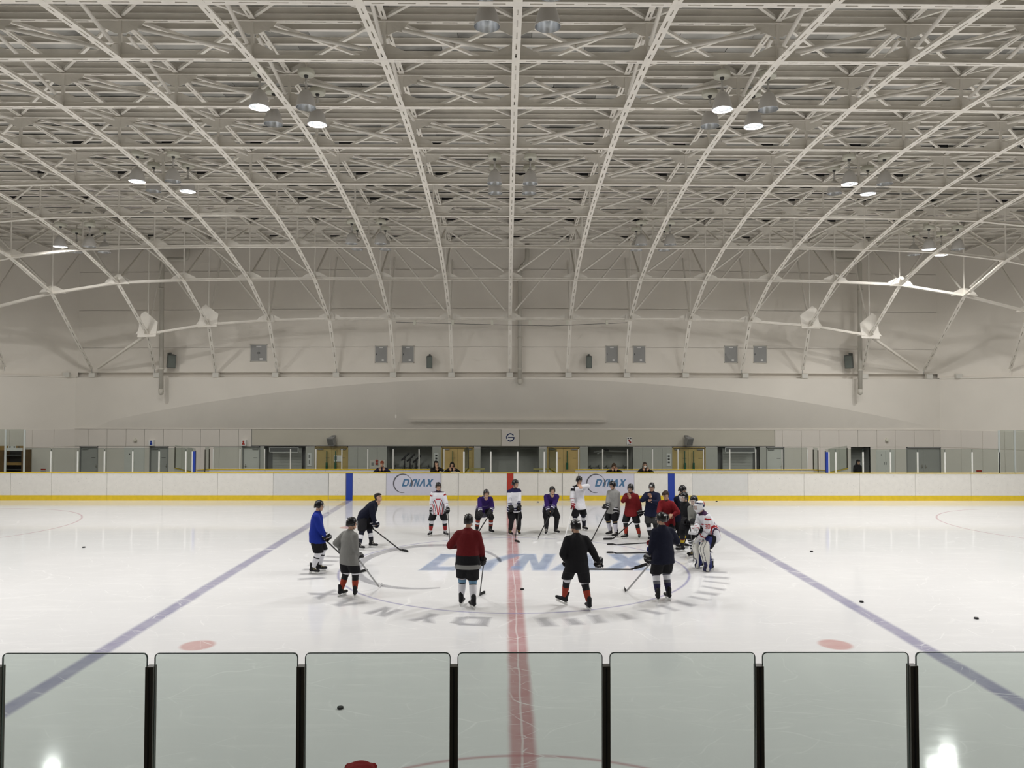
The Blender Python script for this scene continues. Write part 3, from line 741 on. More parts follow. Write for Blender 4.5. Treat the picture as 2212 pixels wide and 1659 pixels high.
def speaker(px, py, rz, label, w_=0.36, h_=0.62, y=None, tilt=0.18, m1=SPK, m2=SPG):
    y = y or yf(W(px, py, 20).x)-0.22; P = W(px, py, y); s = empty('wall_speaker', P, rz); tag(s, label, 'speaker', 'wall loudspeakers')
    b = MB().prism([(-w_/2,-0.15),(w_/2,-0.15),(w_*0.36,0.15),(-w_*0.36,0.15)], lambda u, v, d: (u, v, d), -h_/2, h_/2)
    c = b.build('cabinet', m1, s); c.rotation_euler = (tilt, 0, 0)
    g = MB().box(-w_/2+0.03, w_/2-0.03, -0.165, -0.148, -h_/2+0.04, h_/2-0.04).build('grille', m2, s); g.rotation_euler = (tilt, 0, 0)
    MB().box(-0.04, 0.04, 0.0, 0.4, h_/2-0.02, h_/2+0.1).build('mount', m1, s)
speaker(369, 780, 0.75, 'dark loudspeaker turned right, beside the left bent pipe', 0.42, 0.7)
speaker(928, 782, 0.05, 'slim dark loudspeaker between the rib and access hatch, facing left bench', 0.3)
speaker(1272, 782, -0.05, 'slim dark loudspeaker on the wall facing right bench', 0.3)
speaker(1835, 781, -0.75, 'dark loudspeaker turned left, beside the right bent pipe', 0.42, 0.7)
speaker(717, 953, -0.4, 'small grey speaker above the yellow door with paper notice', 0.4, 0.42, YL-0.3, 0.3, GREY, mat('speaker_grille2', (0.16,0.16,0.15), 0.7))
speaker(1487, 953, 0.4, 'small grey speaker above the yellow door with two green bars', 0.4, 0.42, YL-0.3, 0.3, GREY, MATS['speaker_grille2'])
HATCH = mat('hatch_grey', (0.33, 0.33, 0.32), 0.55, var=0.05); HFR = mat('hatch_frame', (0.60, 0.58, 0.53), 0.5)
def hatch(x0, x1, y0, y1, label, double=False):
    X = W((x0+x1)/2, 765, 20).x; y = yf(X)+0.2; a = W(x0, y1, y); b_ = W(x1, y0, y); h = empty('access_hatch', ((a.x+b_.x)/2, y, a.z)); tag(h, label, 'hatch', 'access hatches on the wall')
    w2 = (b_.x-a.x)/2; H = b_.z-a.z
    for q in ((-w2,-w2+0.03,0,H), (w2-0.03,w2,0,H), (-w2,w2,0,0.03), (-w2,w2,H-0.03,H)): box_obj('hatch_frame', q[0], q[1], -0.05, 0, q[2], q[3], HFR, h)
    n = 2 if double else 1
    for k in range(n):
        wd = (2*w2-0.06)/n; l = box_obj('hatch_door', -w2+0.03+k*wd+0.003, -w2+0.03+(k+1)*wd-0.003, -0.035, 0, 0.03, H-0.03, HATCH, h)
        lx = -w2+0.07 if not double else (-0.06 if k == 0 else 0.03)
        box_obj('latch', lx, lx+0.03, -0.045, -0.034, H*0.45, H*0.55, DARK, l)
    box_obj('hatch_label', w2*0.1, w2*0.45, -0.037, -0.03, 0.1, 0.18, WHITE, h); box_obj('hatch_label', -w2*0.3, w2*0.3, -0.037, -0.03, H-0.12, H-0.09, WHITE, h)
hatch(541, 578, 744, 781, 'double-leaf grey access hatch with central latch', True)
for x0, x1, lab in ((810, 837, 'grey access hatch left of the rib, nearest the slim left speaker but one'), (868, 895, 'grey access hatch between the rib and the slim left speaker'), (1308, 1335, 'grey access hatch right of the slim right speaker'),
                    (1367, 1394, 'grey access hatch across the rib from the slim right speaker'), (1564, 1593, 'grey access hatch far right of the wall, left of the rib'), (1627, 1656, 'grey access hatch far right of the wall, right of the rib')):
    hatch(x0, x1, 747, 784, lab)
# cable strung across the ribs, with a hanging cord
ca, cb, cc = W(856, 696, 17.9), W(1190, 704, 17.9), W(1355, 697, 17.9)
tag(MB().tube([ca, ca.lerp(cb, 0.5)+V((0,0,-0.01)), cb, cc], 0.012, 6).build('steel_cable', DARK), 'thin dark cable stretched between ribs below the last cross chord', 'cable')
p0, p1 = W(855, 700, 18.2), W(855, 898, 18.2)
tag(MB().tube([p0, p1, p1+V((0,0,-0.01))], 0.005, 6).box(p1.x-0.03, p1.x+0.03, p1.y-0.02, p1.y+0.02, p1.z-0.12, p1.z+0.05).build('pull_cord', PANEL), 'thin cord hanging down the wall from the cable end', 'cord')
for px in (896, 978, 1063, 1145, 1225, 1311):
    P = W(px, 692, 17.75); o = MB().box(-0.06, 0.06, -0.05, 0.05, -0.22, 0.0).build('cable_box', CREAM); o.location = P; tag(o, 'small cream box hanging under the last cross chord', 'box', 'cream boxes under the cross chord')
# screen rail on the leaning band
ra, rb = W(884, 909, 20.15), W(1310, 909, 20.15)
tag(MB().box(ra.x, rb.x, ra.y+0.0, ra.y+0.14, ra.z-0.012, ra.z+0.012).build('wall_rail', PANEL), 'long thin horizontal rail on the leaning band', 'rail')
# emblem panel
ex0, ex1 = wx(1083), wx(1121.5); em = empty('emblem_panel', ((ex0+ex1)/2, YL-0.052, 2.08)); tag(em, 'square pale panel with dark blue round letter emblem', 'emblem')
hw = (ex1-ex0)/2; box_obj('panel_board', -hw+0.01, hw-0.01, -0.03, 0.0, 0.0, 0.88, PANEL, em)
NAVY = mat('emblem_navy', (0.01, 0.02, 0.10), 0.5)
eb = MB(); c0 = (0.0, 0.46)
flat = lambda u, v: (u, -0.034, v)
MB().prism([(0.25*math.cos(2*PI*k/28), 0.46+0.25*math.sin(2*PI*k/28)) for k in range(28)], lambda u, v, d: (u, d, v), -0.036, -0.03).build('emblem_disc', WHITE, em)
q = ring_quads(0, 0.46, 0.195, 32, 204, 0.055, 0.06, 20)+ring_quads(0, 0.46, 0.195, 228, 366, 0.055, 0.06, 18)
q += [[(-0.12,0.44),(0.22,0.44),(0.22,0.485),(-0.12,0.485)], [(-0.03,0.62),(0.03,0.62),(0.0,0.70)], [(-0.03,0.30),(0.03,0.30),(0.0,0.22)]]
b = MB()
for p_ in q: b.prism(p_, lambda u, v, d: (u, d, v), -0.042, -0.036)
b.build('emblem_letter', NAVY, em)
# restroom signs, notice, cameras, labels
def sign_box(px0, px1, py0, py1, glyph_m, glyph, label):
    a, b_ = W(px0, py1, YL-0.15), W(px1, py0, YL-0.15); s = empty('restroom_sign', ((a.x+b_.x)/2, YL-0.1, a.z)); tag(s, label, 'sign')
    w2 = (b_.x-a.x)/2; H = b_.z-a.z
    box_obj('sign_case', -w2, w2, -0.12, 0.07, 0, H, WHITE, s)
    MB().prism([(0.05*math.cos(k*0.7), H*0.78+0.05*math.sin(k*0.7)) for k in range(9)], lambda u, v, d: (u, d, v), -0.126, -0.12).build('figure_head', glyph_m, s)
    poly = [(-0.07,0.05),(0.07,0.05),(0.06,H*0.62),(-0.06,H*0.62)] if glyph == 'man' else [(-0.09,0.06),(0.09,0.06),(0.03,H*0.62),(-0.03,H*0.62)]
    MB().prism(poly, lambda u, v, d: (u, d, v), -0.126, -0.12).build('figure_body', glyph_m, s)
sign_box(322, 333, 951, 963, BLUEP, 'man', 'small projecting restroom sign with blue figure')
sign_box(521, 532, 951, 963, REDP, 'woman', 'small projecting restroom sign with red figure')
def flat_sign(name, px0, px1, py0, py1, m, label, cat, y=None, thick=0.02, bits=()):
    y = y if y is not None else YL-0.035; a, b_ = W(px0, py1, y), W(px1, py0, y); s = empty(name, ((a.x+b_.x)/2, y, a.z)); tag(s, label, cat)
    w2 = (b_.x-a.x)/2; H = b_.z-a.z; box_obj('sign_plate', -w2, w2, -thick, 0.0, 0, H, m, s)
    for (u0, u1, v0, v1, mm) in bits: box_obj('sign_print', -w2+2*w2*u0, -w2+2*w2*u1, -thick-0.004, -thick, H*v0, H*v1, mm, s)
    return s
flat_sign('warning_poster', 1354, 1365, 944.5, 960.5, WHITE, 'small white poster with red bar and two dark marks', 'poster', bits=((0.12,0.42,0.76,0.93,DARK),(0.58,0.88,0.76,0.93,DARK),(0.3,0.55,0.45,0.7,REDP),(0.42,0.7,0.3,0.55,REDP),(0.55,0.85,0.18,0.42,REDP),(0.15,0.85,0.04,0.09,DARK)))
flat_sign('paper_notice', 721, 738, 984, 997, WHITE, 'white paper notice taped across the yellow double door', 'notice', YL-0.02, bits=((0.08,0.42,0.2,0.85,GREY),))
flat_sign('vertical_sign', 664, 673, 979, 1007, WHITE, 'tall narrow white sign beside the left shuttered opening', 'sign', bits=((0.3,0.7,0.6,0.9,GREY),(0.35,0.65,0.15,0.5,GREY)))
flat_sign('vertical_sign', 938, 947, 979, 1000, WHITE, 'narrow white sign with two dark characters left of the emblem', 'sign', bits=((0.25,0.75,0.66,0.86,DARK),(0.25,0.75,0.36,0.56,DARK)))
flat_sign('vertical_sign', 1440, 1449, 980, 1007, WHITE, 'narrow white sign with three dark characters by the right yellow door', 'sign', bits=((0.25,0.75,0.72,0.86,DARK),(0.25,0.75,0.48,0.62,DARK),(0.25,0.75,0.24,0.38,DARK)))
flat_sign('red_notice', 88, 100, 1012, 1022, WHITE, 'small notice with red heading near the drinks shelf', 'notice', YL-1.6, bits=((0.05,0.95,0.6,0.95,REDP),(0.05,0.95,0.05,0.45,GREY)))
flat_sign('red_notice', 2108, 2121, 1015, 1024, WHITE, 'small notice with red heading beyond the grey double door', 'notice', YL-1.6, bits=((0.05,0.95,0.55,0.95,REDP),(0.05,0.95,0.05,0.4,GREY)))
flat_sign('fire_hose_cabinet', 799, 832, 994, 1011, PANEL, 'flush fire hose cabinet with round dial in the wall', 'cabinet', YL-0.02, bits=((0.1,0.25,0.3,0.7,GREY),))
for px, lab in ((293, 'small white camera box on the panels left'), (1915, 'small white camera box on the panels right')):
    P = W(px, 951, YL-0.05); o = MB().box(-0.07, 0.07, -0.1, 0.05, -0.07, 0.05).box(-0.02, 0.02, -0.02, 0.05, 0.05, 0.12).box(-0.05, 0.05, -0.11, -0.1, -0.06, -0.03).build('camera_box', CREAM); o.location = P
    tag(o, lab+(' above the restroom sign' if px < 1000 else ' above the white cupboard'), 'camera')
P = W(814, 998, YL-0.09)
fa = empty('fire_alarm', P); tag(fa, 'red fire alarm with round lamp and bell on the wall', 'alarm')
for dz in (0.06, -0.09):
    MB().loft([(V((0,0.02,dz)), V((0.07,0,0)), V((0,0,0.07))), (V((0,-0.03,dz)), V((0.07,0,0)), V((0,0,0.07))), (V((0,-0.06,dz)), V((0.03,0,0)), V((0,0,0.03)))], seg=14).build('alarm_lamp' if dz > 0 else 'alarm_bell', REDP, fa)
# shutters with air-curtain banners
for (a, b_, c, d_) in ((571, 660, 582, 645), (1550, 1641, 1566, 1631)):
    nm = 'left' if a < 1000 else 'right'
    x0, x1 = wx(a), wx(b_)
    s = empty('roller_shutter', ((x0+x1)/2, YL+0.3, 0)); tag(s, 'pale slatted shutter in the opening on the %s of the wall' % nm, 'shutter')
    for k in range(12): box_obj('shutter_slat', -(x1-x0)/2+0.35, (x1-x0)/2-0.28, 0, 0.02, 0.1+k*0.155, 0.1+k*0.155+0.148, ALC, s)
    flat_sign('framed_vent', c, d_, 966, 977, mat('vent_dark', (0.12, 0.12, 0.12), 0.6), 'slim framed dark grille hanging over the shutter on the %s' % nm, 'grille', YL-0.25, 0.04,
              bits=((0,1,0,0.08,WHITE),(0,1,0.92,1,WHITE),(0,0.02,0,1,WHITE),(0.98,1,0,1,WHITE)))
# ------------------------------------------------------------------ far dasher boards
BW1 = mat('board_white', (0.80, 0.78, 0.73), 0.4, var=0.06, vscale=5); BW2 = mat('board_white_grey', (0.70, 0.70, 0.68), 0.4, var=0.06, vscale=5)
def scuffed(m):
    N, L = nt(m); e = NX(m); b = N['Principled BSDF']; tc = [n for n in N if n.type == 'TEX_COORD'][0]
    src = b.inputs['Base Color'].links[0].from_socket
    mp = N.new('ShaderNodeMapping'); mp.inputs['Scale'].default_value = (5, 5, 11); L.new(tc.outputs['Object'], mp.inputs[0])
    n = N.new('ShaderNodeTexNoise'); n.inputs['Scale'].default_value = 3.0; n.inputs['Detail'].default_value = 2; L.new(mp.outputs[0], n.inputs['Vector'])
    r = N.new('ShaderNodeMapRange'); L.new(n.outputs['Fac'], r.inputs[0]); r.inputs[1].default_value = 0.66; r.inputs[2].default_value = 0.72
    L.new(e.mix(e.m('MULTIPLY', r.outputs[0], 0.55), src, (0.25, 0.25, 0.25)), b.inputs['Base Color'])
scuffed(BW1); scuffed(BW2)
YB = 14.1
boards = empty('dasher_boards', (0, YB, 0)); tag(boards, 'white rink boards with yellow kick strip along the far side', 'rink boards')
ADV = mat('advert_lilac', (0.62, 0.62, 0.72), 0.4, var=0.05, vscale=6)
def bx(px): return W(px, 1050, YB).x
def bchild(name, x0, x1, y0, y1, z0, z1, m): return box_obj(name, x0, x1, y0-YB, y1-YB, z0, z1, m, boards)
jx = [bx(p) for p in (23,111,231,351,470,590,710,747.3,761.7,834,953,990,1044,1095,1109,1162,1215,1250,1370,1443,1457.5,1495,1616,1737,1857,1977,2098)]
jx = [-25.0]+jx+[23.2, 25.5]
MATI = {5: BW2, 6: BW2}
for k, (x0, x1) in enumerate(zip(jx[:-1], jx[1:])):
    c = (x0+x1)/2
    if abs(abs(c)-7.18) < 0.12: mm = BLUEP
    elif abs(c) < 0.12: mm = REDP
    elif -5.5 < c < -3.2 or 3.1 < c < 5.5: mm = ADV
    elif -10.5 < c < -8.2 or 8.2 < c < 10.6: mm = BW2
    else: mm = BW1
    strip = mm in (BLUEP, REDP)
    p = bchild('board_panel' if mm is not ADV else 'advert_panel', x0+0.006, x1-0.006, YB, YB+0.06, 0.23 if not (mm is BLUEP) else 0.0, 1.215, mm)
    if mm is not BLUEP: bchild('kick_strip', x0+0.002, x1-0.002, YB-0.012, YB+0.06, 0.0, 0.23, YELLOW)
    bchild('cap_rail', x0, x1, YB-0.02, YB+0.1, 1.215, 1.245, YELLOW)
    if mm is ADV:
        LB = mat('logo_blue', (0.06, 0.16, 0.30), 0.5); LG = mat('logo_grey', (0.10, 0.10, 0.12), 0.5)
        lx = W(868 if c < 0 else 1300, 1054.5, YB).x if c < 0 else W(1285, 1054.5, YB).x; lz = W(868, 1050.5, YB).z
        sc = (W(936, 1050, YB).x-W(868, 1050, YB).x)/300.0; lz = W(868, 1050.7, YB).z
        fn = lambda u, v: (lx+sc*u, -0.003, lz+sc*v)
        for L_ in LOGO_LETTERS: flat_mesh('logo_letter', L_, fn, LB, p)
        # grey arc around the D, its lower end passing through the Y
        fn2 = lambda u, v: (lx+sc*u, -0.005, lz+sc*v)
        flat_mesh('logo_arc', ring_quads(10, 28, 88, -80, -330, 3, 13, 40), fn2, LG, p)
        flat_mesh('logo_arc', ring_quads(10, 28, 88, 30, -22, 5, 15, 14), fn2, LG, p)
for px in (709.5, 747, 952.5, 990, 1214.5, 1249.5):   # gate joints
    x = bx(px); bchild('gate_gap', x-0.012, x+0.012, YB-0.014, YB+0.01, 0.02, 1.21, GREY)
for a, b_ in ((710, 747), (954, 990), (1215, 1250)):
    bchild('gate_sill', bx(a), bx(b_), YB-0.016, YB, 0.03, 0.045, GREY)
    bchild('gate_panel', bx(a)+0.02, bx(b_)-0.02, YB-0.008, YB, 0.06, 1.2, BW1)
    bchild('gate_kick', bx(a)+0.02, bx(b_)-0.02, YB-0.015, YB-0.006, 0.06, 0.23, YELLOW)
for s in (-1, 1):     # rounded corners beyond the frame
    pts = [(s*25.2+s*6*math.sin(t), YB-6*(1-math.cos(t))) for t in [k*PI/16 for k in range(9)]]
    for (xa, ya_), (xb, yb_) in zip(pts[:-1], pts[1:]):
        MB().obox((xa, ya_-YB, 0), (xb, yb_-YB, 0), (0,0,1), (0,1,0), 0.0, 1.24, 0.0, 0.06).build('board_panel', BW1, boards)
nb = empty('near_dasher_boards', (0, -14.1, 0)); tag(nb, 'white rink boards along the near side below the glass', 'rink boards')
for k in range(20):
    box_obj('board_panel', -25+k*2.5+0.004, -25+k*2.5+2.496, -0.06, 0, 0, 1.215, BW1, nb); box_obj('cap_rail', -25+k*2.5, -25+k*2.5+2.5, -0.1, 0.02, 1.215, 1.245, YELLOW, nb)

# ------------------------------------------------------------------ glass screens
def rounded_pane(w_, h_, t_, r=0.035):
    pts = [(-w_/2, 0), (w_/2, 0)]
    for k in range(5): a = k*PI/8; pts.append((w_/2-r+r*math.cos(a), h_-r+r*math.sin(a)))
    for k in range(5): a = PI/2+k*PI/8; pts.append((-w_/2+r+r*math.cos(a), h_-r+r*math.sin(a)))
    return pts
def screen(name, xs, y, z0, zt, zp, gm, pm_, label, pw=0.06, pd=0.06, gap=0.045, blue=(), rim=0.006, skip=()):
    s = empty(name, ((xs[0]+xs[-1])/2, y, z0)); tag(s, label, 'glass screen'); cx = (xs[0]+xs[-1])/2
    for k, x in enumerate(xs):
        box_obj('post', x-cx-pw/2, x-cx+pw/2, -pd/2, pd/2, 0, zp-z0, BLUEP if k in blue else pm_, s)
        if pw > 0.055 and pm_ is POSTD:
            box_obj('post_groove', x-cx-0.006, x-cx+0.006, -pd/2-0.004, -pd/2+0.002, 0, zp-z0-0.01, BLACK, s)
    for k, (a, b_) in enumerate(zip(xs[:-1], xs[1:])):
        if k in skip: continue
        wd = b_-a-gap; pts = rounded_pane(wd, zt-z0-0.03, 0.012)
        g = MB().prism(pts, lambda u, v, d: (u, d, v), -0.006, 0.006).build('glass_pane', gm, s); g.location = ((a+b_)/2-cx, 0, 0.03)
        outer = pts[1:]+[pts[0]]; mb = MB()
        for (u0, v0), (u1, v1) in zip(outer[:-1], outer[1:]): mb.bar((u0, 0, v0), (u1, 0, v1), rim, 0.014, up=(0, 1, 0))
        mb.build('pane_edge', EDGE, g)
    return s
npx = [-5.49, -4.26, -3.05, -1.85, -0.63, 0.59, 1.82, 3.06, 4.29, 5.52]
npx = [-6.7]+npx+[6.75]
ns = screen('near_glass_screen', npx, -14.16, 1.245, 2.28, 2.18, GLASSN, POSTD, 'green tinted rink glass with dark bronze posts along the near boards', 0.062, 0.07, 0.062)
far_l = [W(p, 1000, YB).x for p in (109,167,225,286,343,401,415)]
screen('far_glass_screen', far_l, YB+0.04, 1.245, 2.31, 2.17, GLASSF, POSTW, 'clear rink glass with white posts left of the left bench', 0.06, 0.05, 0.02, blue=())
screen('tall_glass_screen', [-25.3, -24.1, -23.3]+[W(p, 1000, YB).x for p in (10,51)], YB+0.04, 1.245, 3.14, 3.14, GLASSF, mat('post_greygreen', (0.45,0.48,0.46), 0.4), 'taller glass screen with grey posts by the left corner', 0.07, 0.05, 0.02)
screen('far_glass_screen', [W(p, 1000, YB).x for p in (51,109)], YB+0.045, 1.245, 2.31, 2.17, GLASSF, POSTW, 'single clear pane joining the tall left corner glass', 0.05, 0.05, 0.02)
screen('far_glass_screen', [W(p, 1000, YB).x for p in (1002,1060,1118,1176,1203)], YB+0.04, 1.245, 2.31, 2.17, GLASSF, POSTW, 'clear rink glass with white posts between the two benches', 0.07, 0.05, 0.02)
screen('far_glass_screen', [W(p, 1000, YB).x for p in (1791,1806,1865,1924,1983,2042,2101,2159)], YB+0.04, 1.245, 2.31, 2.17, GLASSF, POSTW, 'clear rink glass with white posts right of the right bench', 0.06, 0.05, 0.02)
screen('tall_glass_screen', [W(p, 1000, YB).x for p in (2160,2194)]+[23.4, 24.2, 25.4], YB+0.04, 1.245, 3.14, 3.14, GLASSF, MATS['post_greygreen'], 'taller glass screen with grey posts by the right corner', 0.07, 0.05, 0.02)
for px, off in ((418.5, 1), (1787, -1)):
    x = W(px, 1000, YB).x
    tag(MB().box(x-0.05, x+0.05, YB+0.0, YB+0.09, 1.245, 2.17).box(x-0.03, x+0.03, YB+0.09, YB+0.12, 1.245, 2.1).build('blue_post', BLUEP), 'dark blue padded post at the end of the %s bench glass' % ('left' if off > 0 else 'right'), 'post')
# benches: rear walls with glass, end returns
YR = 16.1
for s, a, b_, nm in ((-1, 443, 962, 'left'), (1, 1243, 1767, 'right')):
    x0, x1 = W(a, 1016, YR).x, W(b_, 1016, YR).x
    r = empty('bench_rear_wall', ((x0+x1)/2, YR, 0)); tag(r, 'low white wall with yellow rail behind the %s bench' % nm, 'low wall'); h = (x1-x0)/2
    n = 4
    for k in range(n):
        u0, u1 = -h+2*h*k/n, -h+2*h*(k+1)/n
        box_obj('wall_board', u0+0.005, u1-0.005, 0, 0.08, 0, 1.20, BW1, r); box_obj('rail', u0, u1, -0.03, 0.11, 1.20, 1.23, YELLOW, r)
    e = -h if s < 0 else h
    MB().bar((e, 0.05, 0.6), (e+s*0.25, -0.35, 0.6), 0.06, 1.2).build('wall_return', BW2, r); MB().bar((e, 0.05, 1.215), (e+s*0.25, -0.35, 1.215), 0.12, 0.03).build('return_rail', YELLOW, r)
    pxs = (460,518,571,627,682,738,794,849,905,959) if s < 0 else (1250,1302,1356,1410,1465,1520,1577,1633,1690,1745)
    screen('bench_glass_screen', [W(p, 1000, YR).x for p in pxs], YR+0.04, 1.23, 2.24, 2.17, GLASSF, POSTW, 'row of clear glass with slim white posts behind the %s bench' % nm, 0.05, 0.04, 0.02)
    # bench seat
    bn = empty('players_bench', ((x0+x1)/2, YR-0.5, 0)); tag(bn, 'long low seat in front of the rear wall of the %s bench' % nm, 'bench')
    box_obj('seat', -h+0.5, h-0.3, -0.18, 0.18, 0.42, 0.46, GREY, bn)
    for k in range(6): box_obj('leg', -h+0.8+k*(2*h-1.6)/5, -h+0.85+k*(2*h-1.6)/5, -0.15, 0.15, 0, 0.42, GREY, bn)
def side_glass(px0, y0, px1, y1, zt, label, m=GLASSF, z0=1.22):
    p, q = W(px0, 1000, y0), W(px1, 1000, y1); p = V((p.x, y0, 0)); q = V((q.x, y1, 0))
    s = empty('return_glass', p); tag(s, label, 'glass screen'); d = q-p
    L = d.length; dn = d.normalized(); sd = V((-dn.y, dn.x, 0))
    MB().obox((0,0,0), d, sd, (0,0,1), -0.006, 0.006, z0, zt).build('glass_pane', m, s)
    MB().bar(V((0,0,0.0)), V((0,0,zt-0.1)), 0.04, 0.04).build('post', POSTD, s); MB().bar(d, d+V((0,0,zt-0.1)), 0.04, 0.04).build('post', POSTD, s)
    MB().obox((0,0,0), d, sd, (0,0,1), -0.03, 0.03, 0.0, z0).build('return_board', BW1, s); MB().obox((0,0,0), d, sd, (0,0,1), -0.05, 0.05, z0-0.03, z0).build('return_rail', YELLOW, s)
side_glass(422, YB+0.17, 378, YR+0.9, 2.3, 'glass return at the outer end of the left bench gate')
side_glass(443, YR-0.35, 452, YR+0.1, 2.26, 'short glass corner at the end of the left bench rear wall')
side_glass(1783, YB+0.17, 1830, YR+0.9, 2.3, 'glass return at the outer end of the right bench gate')
side_glass(1767, YR-0.35, 1757, YR+0.1, 2.26, 'short glass corner at the end of the right bench rear wall')
side_glass(1003, YB+0.15, 1012, YR+0.6, 2.3, 'glass return between the left bench and the middle box')
side_glass(1202, YB+0.15, 1186, YR+0.6, 2.3, 'glass return between the right bench and the middle box')
# low table in the middle box
for px, nm in ((1027, 'left'), (1172, 'right')):
    P = W(px, 1016, 17.3); t = empty('small_table', (P.x, 17.3, 0)); tag(t, 'small yellow-edged table on the %s of the middle box' % nm, 'table')
    box_obj('table_top', -0.45, 0.45, -0.25, 0.25, 1.12, 1.16, mat('table_olive', (0.45,0.40,0.15), 0.5), t)
    for a in (-0.4, 0.36):
        for c in (-0.22, 0.18): box_obj('leg', a, a+0.04, c, c+0.04, 0, 1.12, GREY, t)
# drinks shelf (left) behind the tall glass
P0, P1 = W(4, 1000, 18.2), W(60, 1000, 18.2)
sh = empty('display_shelf', ((P0.x+P1.x)/2, 18.2, 0)); tag(sh, 'brown wooden shelf unit with white sign behind the tall left glass', 'shelf'); h = (P1.x-P0.x)/2
WOOD = mat('brown_wood', (0.16, 0.09, 0.03), 0.6, var=0.3); WOODL = mat('light_wood', (0.36, 0.22, 0.07), 0.6, var=0.2)
box_obj('side_panel', -h, -h+0.2, -0.2, 0.3, 0, 1.98, WOOD, sh); box_obj('side_panel', h-0.2, h, -0.2, 0.3, 0, 2.0, WOOD, sh); box_obj('back_panel', -h, h, 0.28, 0.3, 0, 2.0, DARK, sh)
for z in (0.5, 1.0, 1.25, 1.7): box_obj('shelf_board', -h+0.2, h-0.2, -0.15, 0.28, z, z+0.05 if z != 1.25 else z+0.12, WOODL if z == 1.25 else DARK, sh)
box_obj('header_board', -h-0.02, h-0.05, -0.22, -0.18, 1.98, 2.2, WOODL, sh); box_obj('header_sign', -h+0.3, h-0.12, -0.25, -0.22, 1.96, 2.1, WHITE, sh)
box_obj('header_card', -h+0.45, h-0.45, -0.245, -0.22, 2.1, 2.2, WHITE, sh)
for k in range(3): box_obj('card_print', -h+0.5+k*0.22, -h+0.58+k*0.22, -0.25, -0.245, 2.12, 2.18, DARK, sh)
# leaning equipment in the alcove: dark padded arms on stands
for k, px in enumerate((872, 884, 897)):
    P = W(px, 1005, YL+0.5); t = empty('exercise_stand', (P.x, YL+0.5, 0)); tag(t, ('tallest', 'middle', 'lowest tilted')[k]+' dark padded arm stand leaning in the alcove', 'equipment', 'padded stands in the alcove')
    MB().bar((-0.1,0,0.0), (-0.1,0,1.35-0.05*k), 0.03, 0.03).build('upright', CHROME, t); MB().bar((0.03,0.02,0.0), (0.05,0.02,1.4-0.06*k), 0.07, 0.07).build('dark_upright', BLACK, t)
    MB().capsule((-0.1,0,1.3-0.06*k), (0.28,-0.03,1.66-0.07*k), 0.05).build('padded_arm', BLACK, t, True)
# striped tube rack in the right alcove
P = W(1318, 976, YL+0.9); t = empty('ceiling_duct_arm', P); tag(t, 'white angled pipe arm hung across the right alcove', 'pipe')
MB().tube([(-0.9,0,0.0),(-0.4,0,0.06),(0.95,0,0.02)], 0.05).build('arm', WHITE, t, True); MB().box(-0.32,-0.08,-0.05,0.05,0.02,0.18).build('arm_box', DARK, t); MB().bar((-0.7,0,-0.1),(-0.45,0,0.02),0.06,0.06).build('strut', WHITE, t)
flat_sign('wall_notice', 1310, 1322, 983, 988, GREY, 'small grey striped notice inside the right alcove', 'notice', YL+1.25)
# ------------------------------------------------------------------ people
CLOTH = attr_mat('player_cloth', 0.85, 0.9, 11, 0.25); SKIN = attr_mat('skin', 0.55, 0.0, 60, 0.35)
LEATH = attr_mat('glove_leather', 0.6, 0.25, 60, 0.3); HARD = attr_mat('helmet_shell', 0.22, 0.0, 60, 0.5); HAIRM = attr_mat('hair', 0.6, 0.5, 90, 0.3)
JOBS = []
def job(name, mb, voxel, smooth, cfn, m, parent):
    me = mb.mesh(name); me.materials.append(m)
    bm = bmesh.new(); bm.from_mesh(me); bmesh.ops.recalc_face_normals(bm, faces=bm.faces); bm.to_mesh(me); bm.free()
    o = link(name, me, parent)
    r = o.modifiers.new('r', 'REMESH'); r.mode = 'VOXEL'; r.voxel_size = voxel; r.use_smooth_shade = True
    s = o.modifiers.new('s', 'SMOOTH'); s.factor = 0.5; s.iterations = smooth
    JOBS.append((o, cfn, m)); return o
def run_jobs():
    dg = bpy.context.evaluated_depsgraph_get(); out = []
    for o, cfn, m in JOBS: out.append(bpy.data.meshes.new_from_object(o.evaluated_get(dg)))
    for (o, cfn, m), me in zip(JOBS, out):
        o.modifiers.clear(); o.data = me; me.materials.clear(); me.materials.append(m)
        n = len(me.vertices); co = np.empty(n*3, dtype=np.float32); me.vertices.foreach_get('co', co); co = co.reshape(-1, 3)
        col = np.ones((n, 4), dtype=np.float32); col[:, :3] = cfn(co)
        a = me.color_attributes.new('Col', 'FLOAT_COLOR', 'POINT'); a.data.foreach_set('color', col.ravel())
        me.polygons.foreach_set('use_smooth', [True]*len(me.polygons)); me.update()
    JOBS.clear()
def solid(c): return lambda co: np.tile(np.array(c, dtype=np.float32), (len(co), 1))
def seg_info(co, segs):
    # nearest segment index and parameter along it
    best = np.full(len(co), 1e9); idx = np.zeros(len(co), int); tt = np.zeros(len(co)); 
    for k, (a, b, r) in enumerate(segs):
        a = np.array(a); b = np.array(b); d = b-a; t = ((co-a)@d)/(d@d); tc = np.clip(t, 0, 1)
        ds = np.linalg.norm(co-(a+tc[:, None]*d), axis=1)/r
        mk = ds < best; best[mk] = ds[mk]; idx[mk] = k; tt[mk] = t[mk]
    return idx, tt
def ik(a, c, l1, l2, pole):
    a = V(a); c = V(c); d = c-a; L = d.length
    if L > (l1+l2)*0.995: c = a+d*((l1+l2)*0.995/L); d = c-a; L = d.length
    x = (l1*l1-l2*l2+L*L)/(2*L); h = math.sqrt(max(1e-6, l1*l1-x*x)); dn = d/L
    p = V(pole)-dn*V(pole).dot(dn)
    if p.length < 1e-4: p = V((0,0,-1))-dn*(-dn.z)
    return a+dn*x+p.normalized()*h, c
